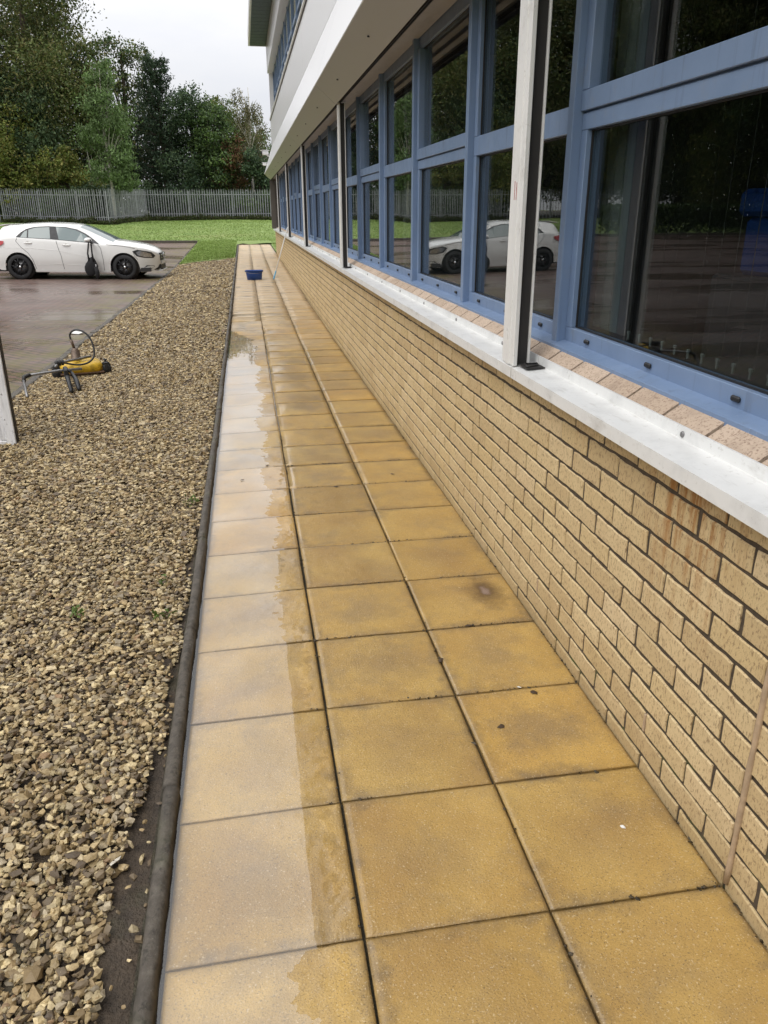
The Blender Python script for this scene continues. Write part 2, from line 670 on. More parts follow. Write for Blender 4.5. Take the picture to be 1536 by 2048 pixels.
def m_white(name, col=(0.74, 0.74, 0.72), rough=0.28, dirt=0.35, streak=True, coat=0.0):
    t = NT(name)
    w = t.world()
    s = t.noise(t.world((1, 0.22, 0.05)) if streak else w, 7, 4, 0.6)
    c = t.mix(t.val(s, 0.5, 0.8, 0, dirt), col, tuple(x * 0.62 for x in col))
    lines = t.noise(t.world((3, 0.5, 1)), 14, 5, 0.7)
    c = t.mix(t.val(lines, 0.56, 0.74, 0, dirt * 0.7), c, (0.34, 0.31, 0.26))
    f = t.noise(w, 55, 4, 0.7)
    c = t.mix(t.val(f, 0.60, 0.74, 0, dirt * 0.8 if dirt > 0.15 else 0.0), c, (0.3, 0.27, 0.22))
    t.set(Base_Color=c, Roughness=t.val(t.noise(w, 5, 4), 0.3, 0.7, rough - 0.08, rough + 0.1), Coat_Weight=coat)
    return t.m


def m_blue():
    t = NT('blue coated frame')
    w = t.world()
    c = t.ramp(t.noise(w, 4, 4), [(0.3, (0.165, 0.238, 0.37)), (0.7, (0.195, 0.275, 0.42))])
    st = t.noise(t.world((1, 1, 0.06)), 30, 4, 0.65)
    c = t.mix(t.val(st, 0.58, 0.76, 0, 0.45), c, (0.09, 0.11, 0.14))
    sp = t.noise(w, 70, 4, 0.75)
    c = t.mix(t.val(sp, 0.66, 0.74, 0, 0.6), c, (0.42, 0.45, 0.48))
    d = t.noise(w, 12, 5, 0.65)
    c = t.mix(t.val(d, 0.56, 0.72, 0, 0.35), c, (0.22, 0.25, 0.28))
    t.set(Base_Color=c, Roughness=t.val(d, 0.3, 0.7, 0.3, 0.5))
    return t.m


def m_board():
    t = NT('weathered white board')
    w = t.world((1, 1, 0.12))
    s = t.noise(w, 26, 5, 0.7)
    c = t.ramp(s, [(0.3, (0.5, 0.5, 0.5)), (0.5, (0.74, 0.74, 0.74)), (0.72, (0.8, 0.8, 0.8))])
    c = t.mix(t.val(t.noise(t.world(), 30, 4, 0.7), 0.60, 0.70, 0, 0.8), c, (0.06, 0.055, 0.05))
    t.set(Base_Color=c, Roughness=0.5)
    return t.m


MAT = dict(
    slab=m_slab(), brick=m_brick(), mortar=m_mortar(),
    joint=m_soil('joint dirt', (0.02, 0.017, 0.01), (0.06, 0.05, 0.025)),
    soil=m_soil('bare wet soil', (0.03, 0.021, 0.013), (0.085, 0.06, 0.037)),
    ledge=m_ledge(), stone=m_stone(), kerb=m_kerb(), pavers=m_pavers(), lawn=m_lawn(),
    leaf=m_attr('leaf'), grass=m_attr('grass blade', 0.7, 0.2),
    water=m_sheet('rain water', 0.068, (1.0, 1.0, 1.0), 0.0, (7, 0.02, 0.01)),
    glass=m_sheet('window glass', 0.034, (0.76, 0.80, 0.80), 0.0, (2.0, 0.03, 0.006)),
    tray=m_white('white sill tray', (0.74, 0.74, 0.72), 0.36, 0.6, False),
    clad=NT('white coated cladding').set(Base_Color=(0.82, 0.825, 0.83), Roughness=0.3),
    guide=m_white('white shutter guide', (0.78, 0.78, 0.76), 0.35, 0.45),
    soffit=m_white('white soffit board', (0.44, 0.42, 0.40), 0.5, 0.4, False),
    blue=m_blue(),
    black=simple('black rubber', (0.014, 0.014, 0.015), 0.5),
    dark=simple('dark channel', (0.02, 0.018, 0.017), 0.6),
    under=NT('shade toned underside sheet').set(Base_Color=(0.37, 0.37, 0.375), Roughness=0.36),  # white cladding toned darker: the underside's shade is put into the colour
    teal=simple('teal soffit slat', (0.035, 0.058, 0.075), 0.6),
    brown=simple('brown corner cladding', (0.11, 0.095, 0.08), 0.5),
    sealant=simple('tan sealant', (0.40, 0.295, 0.195), 0.6, 0, 0.2, 30),
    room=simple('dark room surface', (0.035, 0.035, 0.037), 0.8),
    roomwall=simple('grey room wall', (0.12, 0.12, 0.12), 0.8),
    galv=simple('galvanised steel', (0.275, 0.285, 0.29), 0.45, 0.15, 0.2, 3),
    steel=simple('dull steel', (0.23, 0.225, 0.22), 0.4, 0.7, 0.3, 40),
    yellow=simple('yellow painted steel', (0.50, 0.31, 0.015), 0.5, 0, 0.45, 22),
    crateblue=simple('bright blue plastic', (0.010, 0.05, 0.22), 0.5),
    bluep=simple('blue plastic', (0.012, 0.06, 0.27), 0.38, 0, 0.12, 20),
    lightblue=simple('light blue plastic', (0.12, 0.36, 0.55), 0.4),
    pole=simple('white pole', (0.70, 0.69, 0.64), 0.35),
    board=m_board(),
    carpaint=simple('white car paint', (0.74, 0.735, 0.70), 0.22, 0, 0.02, 2, 0, 0.8),
    carglass=None, tyre=simple('tyre rubber', (0.016, 0.016, 0.016), 0.7),
    rim=simple('black alloy', (0.022, 0.022, 0.024), 0.3, 0.6),
    chrome=simple('chrome', (0.6, 0.6, 0.6), 0.15, 1.0, 0.05),
    gap=simple('panel gap', (0.05, 0.05, 0.05), 0.6),
    red=simple('red lamp', (0.45, 0.012, 0.02), 0.15, 0, 0.1, 8, 0, 1.0),
    lamp=simple('headlamp', (0.33, 0.34, 0.35), 0.12, 0.6, 0.5, 28, 0, 1.0),
    bark=simple('bark', (0.085, 0.066, 0.048), 0.9, 0, 0.35, 8),
    birch=simple('birch bark', (0.46, 0.43, 0.37), 0.8, 0, 0.3, 6),
    paper=simple('white litter', (0.75, 0.75, 0.72), 0.7),
    deadleaf=simple('dead leaf', (0.05, 0.03, 0.015), 0.6),
    fabric=simple('black fabric', (0.012, 0.012, 0.013), 0.85),
    blind=simple('grey blind slat', (0.16, 0.175, 0.165), 0.8),
    blindbrown=simple('brown blind slat', (0.13, 0.105, 0.10), 0.8),
    blinddark=simple('charcoal blind slat', (0.02, 0.02, 0.021), 0.9),
    cctv=simple('white camera housing', (0.72, 0.72, 0.72), 0.35),
    rust=simple('rusty steel', (0.10, 0.055, 0.03), 0.7, 0.3, 0.4, 60),
    roof=simple('grey roof sheet', (0.12, 0.125, 0.13), 0.5),
    swivel=simple('brown brass swivel', (0.17, 0.125, 0.095), 0.45, 0.5, 0.3, 40),
)
MAT['carglass'] = NT('tinted car glass').set(Base_Color=(0.15, 0.19, 0.185), Roughness=0.05, IOR=1.6)


def gz(y):
    """the path and the car park climb a little away from the camera"""
    return 0.0085 * max(0.0, y - 9.0)


def cz(x, y):
    """car park: a shallow fall, then up to the lawn kerb, and a crossfall to the gravel"""
    pts = [(-50, -0.03), (6, -0.03), (14, -0.075), (20, -0.10), (26, -0.05), (37.5, 0.2), (60, 0.3)]
    return interp(pts, y) + 0.012 * min(12.0, max(0.0, -2.42 - x))


def sz(x, y):
    """gravel strip between the path and the car park"""
    t = max(0.0, min(1.0, (-0.5 - x) / 1.84))
    return (1 - t) * gz(y) + t * (cz(-2.42, y) + 0.012)


def interp(tab, x):
    if x <= tab[0][0]:
        return tab[0][1]
    for (a, va), (b, vb) in zip(tab, tab[1:]):
        if x <= b:
            return va + (vb - va) * (x - a) / (b - a)
    return tab[-1][1]


def lz(y):
    """lawn height"""
    pts = [(20, gz(20)), (37.5, 0.25), (42, 0.66), (47, 0.93), (53, 1.04), (70, 1.2), (200, 2.0)]
    for (a, za), (b, zb) in zip(pts, pts[1:]):
        if y <= b:
            return za + (zb - za) * (max(y, a) - a) / (b - a)
    return 2.0


# ------------------------------------------------------------------ ground sheets
def strip(name, mat, x0, x1, ys, zf, nx=1, kind='structure'):
    xs = [x0 + (x1 - x0) * i / nx for i in range(nx + 1)]
    vs = [(x, y, zf(x, y)) for y in ys for x in xs]
    n = nx + 1
    fs = [(j * n + i, j * n + i + 1, (j + 1) * n + i + 1, (j + 1) * n + i) for j in range(len(ys) - 1) for i in range(nx)]
    m = MB()
    m.add(vs, fs, True)
    o = m.build(name, mat)
    tag(o, kind=kind)
    return o


def build_ground():
    g = strip('ground', m_lawn('rough ground'), -600, 600, [-300, 0, 60, 1500], lambda x, y: -0.16 if y < 61 else 1.4, 1)
    tag(g, 'rough green ground around the office building', 'ground')
    strip('car_park', MAT['pavers'], -26, -2.42, [-12 + 3 * i for i in range(17)] + [37.5], cz, 6)
    tag(bpy.data.objects['car_park'], 'wet reddish block paved car park under the white car', 'car park')
    lawn = MB()
    ys = [37.5 + 0.7 * i for i in range(0, 33)]
    xs = [-40 + 1.2 * i for i in range(48)]
    vs = [(x, y, lz(y) + 0.05 * noise.noise((x * 0.3, y * 0.3, 2))) for y in ys for x in xs]
    n = len(xs)
    lawn.add(vs, [(j * n + i, j * n + i + 1, (j + 1) * n + i + 1, (j + 1) * n + i) for j in range(len(ys) - 1) for i in range(n - 1)], True)
    # tongue between the car park and the path, and the grass at the gable
    for (x0, x1, y0, y1) in ((-2.34, -0.53, 25.2, 37.5), (0.0, 16.4, 34.45, 37.5), (0.92, 16.4, 28.4, 34.45), (-0.53, 0.0, 34.45, 37.5)):
        ny = max(2, int((y1 - y0) / 0.6))
        nx = max(2, int((x1 - x0) / 0.6))
        vs = []
        for j in range(ny + 1):
            for i in range(nx + 1):
                x = x0 + (x1 - x0) * i / nx
                y = y0 + (y1 - y0) * j / ny
                edge = min(1.0, (x - x0) / 0.25, (x1 - x) / 0.25 if x1 < 1 else 1.0)
                z = (sz(x, y) if x < 0 else gz(y)) + 0.012 + 0.05 * max(0, edge) if y < 37 else lz(37.5)
                if y >= y1 - 1e-6 and y1 == 37.5:
                    z = lz(37.5) + 0.05 * noise.noise((x * 0.3, y * 0.3, 2))
                if j == 0 and y0 < 26:
                    z = sz(x, y) - 0.05
                    y += 0.4 * noise.noise((x * 1.7, 3.0, 0.5)) + 0.2
                vs.append((x, y, z))
        lawn.add(vs, [(j * (nx + 1) + i, j * (nx + 1) + i + 1, (j + 1) * (nx + 1) + i + 1, (j + 1) * (nx + 1) + i) for j in range(ny) for i in range(nx)], True)
    o = lawn.build('lawn', MAT['lawn'])
    tag(o, 'bright green mown lawn rising to the palisade fence', 'lawn', kind='structure')
    # bed of soil under the gravel
    b = strip('gravel_bed', MAT['soil'], -2.34, -0.490, [-3 + 0.15 * i for i in range(80)] + [9 + 0.5 * i for i in range(1, 36)],
              lambda x, y: sz(x, y) - 0.022 + 0.022 * noise.noise((x * 2.2, y * 2.2, 0)) + 0.008 * noise.noise((x * 9, y * 9, 5)), 24)
    tag(b, 'dark wet soil bed showing along the concrete edging', 'soil')


build_ground()


# ------------------------------------------------------------------ gravel
def icosa():
    t = (1 + 5 ** 0.5) / 2
    v = np.array([(-1, t, 0), (1, t, 0), (-1, -t, 0), (1, -t, 0), (0, -1, t), (0, 1, t), (0, -1, -t), (0, 1, -t), (t, 0, -1), (t, 0, 1), (-t, 0, -1), (-t, 0, 1)], float)
    v /= np.linalg.norm(v[0])
    f = np.array([(0, 11, 5), (0, 5, 1), (0, 1, 7), (0, 7, 10), (0, 10, 11), (1, 5, 9), (5, 11, 4), (11, 10, 2), (10, 7, 6), (7, 1, 8), (3, 9, 4), (3, 4, 2), (3, 2, 6), (3, 6, 8), (3, 8, 9), (4, 9, 5), (2, 4, 11), (6, 2, 10), (8, 6, 7), (9, 8, 1)])
    return v, f


def rot_mats(n):
    q = RNG.normal(size=(n, 4))
    q /= np.linalg.norm(q, axis=1)[:, None]
    w, x, y, z = q.T
    return np.stack([np.stack([1 - 2 * (y * y + z * z), 2 * (x * y - z * w), 2 * (x * z + y * w)], -1),
                     np.stack([2 * (x * y + z * w), 1 - 2 * (x * x + z * z), 2 * (y * z - x * w)], -1),
                     np.stack([2 * (x * z - y * w), 2 * (y * z + x * w), 1 - 2 * (x * x + y * y)], -1)], 1)


def chip():
    v = np.array([(-1, -1, -1), (1, -1, -1), (1, 1, -1), (-1, 1, -1), (-1, -1, 1), (1, -1, 1), (1, 1, 1), (-1, 1, 1)], float) * 0.72
    f = np.array([(0, 2, 1), (0, 3, 2), (4, 5, 6), (4, 6, 7), (0, 1, 5), (0, 5, 4), (1, 2, 6), (1, 6, 5), (2, 3, 7), (2, 7, 6), (3, 0, 4), (3, 4, 7)])
    return v, f


def stone_field(P, size, tone, shape=0):
    iv, jf = chip() if shape == 0 else icosa()
    nv = len(iv)
    n = len(P)
    s = size[:, None] * np.stack([RNG.uniform(0.85, 1.45, n), RNG.uniform(0.65, 1.05, n), RNG.uniform(0.32, 0.68, n)], -1)
    jit = RNG.uniform(0.45, 1.35, (n, 8, 3)) if shape == 0 else RNG.uniform(0.62, 1.25, (n, nv, 1)) * RNG.uniform(0.88, 1.12, (n, nv, 3))
    v = iv[None] * jit * s[:, None, :]
    # mostly lying flat: tilt a little, turn freely
    a = RNG.uniform(0, 2 * np.pi, n)
    Rm = rot_mats(n)
    Rz = np.zeros((n, 3, 3))
    Rz[:, 0, 0] = np.cos(a); Rz[:, 0, 1] = -np.sin(a); Rz[:, 1, 0] = np.sin(a); Rz[:, 1, 1] = np.cos(a); Rz[:, 2, 2] = 1
    tl = RNG.normal(0, 0.33, n)
    Rx = np.zeros((n, 3, 3))
    Rx[:, 0, 0] = 1; Rx[:, 1, 1] = np.cos(tl); Rx[:, 1, 2] = -np.sin(tl); Rx[:, 2, 1] = np.sin(tl); Rx[:, 2, 2] = np.cos(tl)
    RR = np.where((RNG.random(n) < 0.15)[:, None, None], Rm, Rz @ Rx)
    v = np.einsum('nij,nkj->nki', RR, v) + P[:, None, :]
    f = jf[None] + (np.arange(n) * nv)[:, None, None]
    col = np.repeat(tone, nv, axis=0)
    return v.reshape(-1, 3), f.reshape(-1, 3), col


def tones(n):
    pal = np.array([(0.46, 0.345, 0.175), (0.60, 0.48, 0.265), (0.33, 0.235, 0.115), (0.20, 0.15, 0.09), (0.38, 0.315, 0.21), (0.52, 0.42, 0.25), (0.11, 0.08, 0.05), (0.30, 0.19, 0.10)])
    p = np.array([0.19, 0.17, 0.18, 0.15, 0.1, 0.1, 0.09, 0.02])
    c = pal[RNG.choice(len(pal), n, p=p)]
    return c * RNG.uniform(0.6, 1.15, (n, 1))


def bare(x, y):
    """how bare the soil lies along the edging near the camera"""
    w = 0.015 + 0.05 * noise.noise((y * 1.3, 1.3, 0.0)) + 0.035 * noise.noise((y * 4.0, 7.0, 0.0)) + 0.03 * noise.noise((y * 13.0, 3.0, 0.0))
    if y < 1.3:
        w += 0.028 + 0.03 * max(0.0, 0.5 - abs(y - 0.1))
    elif y > 2.6:
        w -= 0.03
    return x > -0.507 - max(0.0, w)


def build_gravel():
    V, FF, CC, k = [], [], [], 0
    for (y0, y1, sp, smin, smax, layers) in ((-0.7, 3.2, 0.0148, 0.0058, 0.0158, 1.8), (3.2, 8.0, 0.019, 0.008, 0.0185, 2), (8.0, 15.0, 0.028, 0.012, 0.0235, 1.45), (15.0, 25.9, 0.042, 0.018, 0.032, 1.4)):
        x0, x1 = -2.33, -0.507
        n = int((x1 - x0) * (y1 - y0) / sp ** 2 * layers)
        x = RNG.uniform(x0, x1, n)
        y = RNG.uniform(y0, y1, n)
        lim = -0.168 - 0.34 * (y + 1.294) - 0.75
        ok = x > lim
        keep = np.array([not (o and bare(a, b)) if RNG.random() > 0.06 else True for a, b, o in zip(x, y, ok)]) & ok
        x, y = x[keep], y[keep]
        n = len(x)
        size = smin + (smax - smin) * RNG.random(n) ** 1.7
        hill = np.array([0.02 * noise.noise((a * 1.6, b * 1.6, 3)) for a, b in zip(x, y)])
        z = np.array([sz(a, b) for a, b in zip(x, y)]) + hill + RNG.uniform(-0.016, 0.010, n)
        big = RNG.random(n) < 0.03
        size = np.where(big & (y < 8), size * 1.45, size)
        Q = np.stack([x, y, z], -1)
        tn = tones(n)
        half = RNG.random(n) < (0.72 if y0 < 3 else 0.1)
        for sel, shape in ((half, 1), (~half, 0)):
            v, f, c = stone_field(Q[sel], size[sel], tn[sel], shape)
            V.append(v); FF.append(f + k); CC.append(c)
            k += len(v)
    me = np_mesh('gravel', np.concatenate(V), np.concatenate(FF), MAT['stone'], np.concatenate(CC))
    o = inst('gravel', me)
    tag(o, 'loose buff gravel stones between the car park and the path', 'gravel', kind='stuff')


build_gravel()


# ------------------------------------------------------------------ path of slabs, edging, water
def build_path():
    base = strip('path', MAT['joint'], -0.512, 0.905, [-3.2 + 0.6 * i for i in range(63)], lambda x, y: gz(y) - 0.016, 1)
    tag(base, 'wet buff slab path running beside the brick wall', 'path')

    def slab_mesh(name, n, seed, dish):
        h = 0.2215
        bm = bmesh.new()
        bmesh.ops.create_grid(bm, x_segments=n, y_segments=n, size=h)
        b = 0.006
        for v in bm.verts:
            x, y = v.co.x, v.co.y
            z = 0.0
            if n > 4:
                z += 0.0011 * noise.noise((x * 7 + seed, y * 7, seed)) + 0.0009 * noise.noise((x * 24 + seed, y * 24, seed)) + 0.0008 * noise.noise((x * 60, y * 60 + seed, seed))
            e = max(abs(x), abs(y))
            if e > h - b:
                z -= 0.0035
            if dish:
                z += -0.0085 + dish * (x + 0.225) / 0.45
            v.co.z = z
        ext = bmesh.ops.extrude_edge_only(bm, edges=[e for e in bm.edges if e.is_boundary])
        for v in [g for g in ext['geom'] if isinstance(g, bmesh.types.BMVert)]:
            v.co.z = -0.045
        me = bpy.data.meshes.new(name)
        bm.to_mesh(me)
        bm.free()
        me.materials.append(MAT['slab'])
        for p in me.polygons:
            p.use_smooth = p.normal.z > 0.6
        return me
    fine = [slab_mesh('slab', 44, 3.1 * i, 0) for i in range(3)]
    wetm = [slab_mesh('slab', 56, 5.7 * i + 1, d) for i, d in enumerate((0.0091, 0.0087, 0.0096, 0.0116, 0.0112, 0.0118, 0.0128))]
    mid = [slab_mesh('slab', 12, 2.2 * i, 0) for i in range(3)]
    coarse = slab_mesh('slab', 4, 0, 0)
    for r in range(-6, 77):
        for c in range(3):
            yc = 0.45 * r + 0.225
            if r < 7:
                me = wetm[{0: 0, 1: 1, 2: 2, -1: 5, 3: 3}.get(r, 4)] if c == 0 else fine[(r + c) % 3]
            elif r < 24:
                me = wetm[(4, 6, 3)[r % 3]] if c == 0 else mid[(r + c) % 3]
            else:
                me = coarse
            j = random.uniform
            o = inst('slab', me, (-0.225 + 0.45 * c + j(-0.002, 0.002), yc + j(-0.002, 0.002), gz(yc) + (j(0.0015, 0.004) if c else j(-0.0004, 0.0004))),
                     (0.0085 * (yc > 9) + j(-0.002, 0.002) * (c > 0), j(-0.002, 0.002) * (c > 0), j(-0.004, 0.004)), base)
            if r % 2 and r > 6:
                o.rotation_euler.z += 0
    # round-topped edging
    for i in range(-4, 42):
        y0 = 0.915 * i - 0.35
        y1 = y0 + 0.909
        if y1 > 34.6:
            break
        prof = []
        for k in range(9):
            a = math.pi * k / 8
            prof.append((-0.478 - 0.021 * math.cos(a), 0.016 + 0.019 * math.sin(a)))
        prof = [(-0.499, -0.08)] + prof + [(-0.457, -0.08)]
        m = MB()
        seg = 22 if y0 < 6 else 1
        n = len(prof)
        vs = []
        for s in range(seg + 1):
            y = y0 + (y1 - y0) * s / seg
            for q, (x, z) in enumerate(prof):
                w = (0.003 * noise.noise((x * 40, y * 7, q * 0.5)) + 0.0028 * noise.noise((x * 60, y * 31, q * 0.9))) if y0 < 6 else 0
                vs.append((x + w, y, z + gz(y) + w))
        fs = [(s * n + q, s * n + q + 1, (s + 1) * n + q + 1, (s + 1) * n + q) for s in range(seg) for q in range(n - 1)]
        fs += [tuple(range(n)), tuple(seg * n + q for q in range(n - 1, -1, -1))]
        m.add(vs, fs, True)
        o = m.build('edging_stone', MAT['kerb'], base)
        o.location.x = random.uniform(-0.003, 0.003)
        o.location.z = random.uniform(-0.003, 0.003)
    # standing water
    m = MB()
    m.add([(-0.46, -2.6, 0), (-0.001, -2.6, 0), (-0.001, 9.9, 0), (-0.46, 9.9, 0)], [(0, 1, 2, 3)])
    o = m.build('puddle', MAT['water'], None, (0, 0, -0.0002))
    tag(o, 'shallow sheet of rain water lying along the edging', 'puddle', kind='structure')
    # scraps on the path
    for i, (x, y) in enumerate(((-0.28, 3.35), (0.62, 1.35), (-0.12, 3.62), (0.28, 3.12), (0.72, 0.86), (0.55, 0.7), (0.24, 10.3), (0.66, 3.3), (0.45, 1.12))):
        m = MB()
        pts = [(0.016 * math.cos(a) * random.uniform(0.5, 1.3), 0.010 * math.sin(a) * random.uniform(0.6, 1.4), 0.003 * random.random()) for a in [k * math.pi / 4 for k in range(8)]]
        m.add(pts + [(0, 0, 0.004)], [(k, (k + 1) % 8, 8) for k in range(8)])
        o = m.build('fallen_leaf', MAT['deadleaf'], None, (x, y, gz(y) + 0.003))
        o.rotation_euler.z = random.uniform(0, 6)
        tag(o, 'small dark scrap of leaf lying on the wet slabs', 'leaf', 'dark leaf scraps on the path')
    for i, (x, y, lab) in enumerate(((0.74, 0.22, 'white chip on the slab nearest the sealant strip'), (0.68, 0.90, 'white chip on the golden slab beside the wall'), (-0.60, 0.33, 'pale stone lying on bare soil beside the edging'))):
        v, f, c = stone_field(np.zeros((1, 3)), np.array([0.007 if x > -0.5 else 0.017]), np.array([[0.66, 0.62, 0.52]]), 1)
        o = inst('stone_chip', np_mesh('stone_chip', v, f, MAT['paper'] if x > -0.5 else MAT['stone'], c), (x, y, 0.004))
        tag(o, lab, 'stone chip')


build_path()


def build_carpark_kerb():
    cp = bpy.data.objects['car_park']
    me = MB().box((-0.04, -0.098, -0.1), (0.04, 0.098, 0.0), 0.008).mesh('kerb_block', MAT['kerb'])
    y = -2.0
    k = 0
    while y < 37.5:
        L = 0.2 if y < 22 else 0.6
        o = inst('kerb_block', me, (-2.38 + random.uniform(-0.006, 0.006), y + L / 2, cz(-2.42, y) + 0.018 + random.uniform(-0.008, 0.008)), (random.uniform(-0.04, 0.04), random.uniform(-0.06, 0.06), random.uniform(-0.03, 0.03)), cp, (1, L / 0.2, 1))
        y += L
    m2 = MB().box((-0.455, -0.06, -0.1), (0.455, 0.06, 0.09), 0.01).mesh('kerb_stone', MAT['kerb'])
    for i in range(24):
        inst('kerb_stone', m2, (-2.8 - 0.92 * i, 37.47, cz(-2.8 - 0.92 * i, 37.5) + 0.02), (0, 0, 0), cp)


build_carpark_kerb()


# ------------------------------------------------------------------ the office building
POSTS = [-4.15, 1.65, 7.45, 12.96, 18.25, 23.47]
BAYS = [-4.15, 1.65, 7.45, 12.96, 18.25, 23.47, 28.0]
YA, YB = -3.0, 28.0
B = empty('office_building', (2.5, 12, 0), 0, 'two storey office with buff brick base, blue windows and white cladding', 'building')
BI = B.matrix_world.inverted()


def bpart(m, name, mat, parent=B):
    """parts are modelled in world coordinates; the building's Empty sits at its base"""
    o = m.build(name, mat, parent)
    if parent is B:
        o.location = (-2.5, -12, 0)
    return o


def build_brickwork():
    m = MB().box((0.9055, YA, -0.15), (1.13, YB - 0.008, 0.944))
    wall = bpart(m, 'brick_wall', MAT['mortar'])
    wall['label'] = 'buff brick base wall with dark mortar joints'

    def brick_mesh(ln, seed):
        rr = random.Random(seed)
        hy, hz = ln / 2, 0.0318
        b = 0.003
        vs = []
        ring = []
        ny, nz = 6, 2
        for k in range(ny + 1):
            ring.append((-hy + 2 * hy * k / ny, -hz))
        for k in range(1, nz + 1):
            ring.append((hy, -hz + 2 * hz * k / nz))
        for k in range(1, ny + 1):
            ring.append((hy - 2 * hy * k / ny, hz))
        for k in range(1, nz):
            ring.append((-hy, hz - 2 * hz * k / nz))
        n = len(ring)
        jit = [(rr.uniform(-0.0022, 0.0022), rr.uniform(-0.0022, 0.0022)) for _ in ring]
        for (y, z), (a, c) in zip(ring, jit):
            vs.append((0.03, y + a, z + c))
        for (y, z), (a, c) in zip(ring, jit):
            vs.append((b, y + a, z + c))
        for (y, z), (a, c) in zip(ring, jit):
            vs.append((0.0, (y + a) * (1 - b / hy), (z + c) * (1 - b / hz)))
        fs = []
        for lv in range(2):
            for k in range(n):
                k2 = (k + 1) % n
                fs.append((lv * n + k, lv * n + k2, (lv + 1) * n + k2, (lv + 1) * n + k))
        fs.append(tuple(2 * n + k for k in range(n)))
        q = MB()
        q.add(vs, fs)
        return q
    qs = [brick_mesh(0.2125, s) for s in range(6)]
    mes = [q.mesh('brick', MAT['brick']) for q in qs]
    qh = [brick_mesh(0.1025, 20 + s) for s in range(2)]
    rest = MB()
    cells = []
    for k in range(13):
        zc = 0.0 + 0.045 - 0.005 - 0.0325 + 0.075 * k
        offs = 0.1125 if k % 2 else 0.0
        y = -2.925 + offs
        while y < YB - 0.2:
            if y + 0.215 < YB:
                cells.append((k, y + 0.1125, zc))
            y += 0.225
    cells = [c for c in cells if c[2] > -0.04]
    # nearest first
    cells.sort(key=lambda c: abs(c[1] - 0.0) if c[1] > -0.35 else 50 + abs(c[1]))
    for i, (k, yc, zc) in enumerate(cells):
        j = random.uniform
        x = 0.9 + j(-0.0012, 0.0018)
        if i < 298:
            if abs(yc + 0.014) < 0.1125 and True:
                # bricks are cut at the movement joint
                pass
            o = inst('brick', mes[i % 6], (x, yc + j(-0.002, 0.002), zc + j(-0.0015, 0.0015)), (j(-0.004, 0.004), 0, j(-0.004, 0.004)), wall)
        else:
            q = qs[i % 6]
            rest.add([(vx + x, vy + yc, vz + zc) for vx, vy, vz in q.v], q.f)
    me = bpy.data.meshes.new('brickwork')
    me.from_pydata(rest.v, [], rest.f)
    me.materials.append(MAT['brick'])
    o = inst('brickwork', me, parent=wall)
    o['kind'] = 'stuff'
    # gable end return
    g = MB().box((0.92, YB - 0.006, -0.1), (12, YB + 0.09, 0.944))
    bpart(g, 'gable_wall', MAT['brick'])
    # movement joint
    s = MB()
    s.tube([(0.8985, -0.012, 0.02 + 0.05 * i) for i in range(19)], [0.0075 + random.uniform(-0.0012, 0.0012) for _ in range(19)], 8)
    bpart(s, 'sealant_strip', MAT['sealant'])
    # weep vents
    for y in (0.449, 1.349, 2.249, 3.149, 4.049):
        v = MB().box((0.8985, y - 0.005, 0.127), (0.91, y + 0.005, 0.185), 0.001)
        for q in range(4):
            v.box((0.8980, y - 0.003, 0.150 + q * 0.007), (0.8984, y + 0.003, 0.153 + q * 0.007))
        bpart(v, 'weep_vent', MAT['sealant'])
    # cant brick ledge above the tray
    cant = MB()
    prof = [(-0.075, -0.028), (-0.005, 0.018), (0.03, 0.018), (0.03, -0.06), (-0.075, -0.06)]
    cm = MB().prism(prof, -0.106, 0.106).mesh('ledge_brick', MAT['ledge'])
    y = -2.9
    k = 0
    ledge = bpart(MB().box((0.962, YA, 0.95), (1.12, YB - 0.05, 1.005)), 'brick_ledge', MAT['mortar'])
    while y < YB - 0.2:
        inst('ledge_brick', cm, (1.036, y + 0.112, 1.035 + random.uniform(-0.001, 0.001)), (0, 0, 0), ledge)
        y += 0.225


build_brickwork()


def build_tray():
    """white folded sill tray, one length for each bay"""
    for i in range(len(BAYS) - 1):
        y0, y1 = max(BAYS[i] + 0.004, YA), BAYS[i + 1] - 0.004
        if i == len(BAYS) - 2:
            y1 = YB + 0.05
        prof = [(0.842, 0.942), (0.846, 0.942), (0.846, 0.978), (0.952, 0.986), (0.954, 1.022), (0.9575, 1.022), (0.9575, 0.981), (0.95, 0.976), (0.85, 0.970), (0.85, 0.938), (0.842, 0.938)]
        prof = [(0.842, 0.940), (0.842, 0.981), (0.952, 0.990), (0.954, 1.024), (0.959, 1.024), (0.959, 0.984), (0.846, 0.974), (0.846, 0.940)]
        t = bpart(MB().prism(prof, y0, y1), 'sill_tray', MAT['tray'])
        n = max(1, int((y1 - y0) / 0.82))
        for k in range(n):
            yb = y0 + (k + 0.55) * (y1 - y0) / n
            if i == 0:
                yb = 0.547 - 0.83 * k
            b = MB()
            b.lathe([(0.0, -0.004), (0.007, -0.004), (0.009, -0.001), (0.009, 0.001)], 10, 'x', (0.9525, yb, 1.003))
            b.build('bolt', MAT['steel'], t)


build_tray()


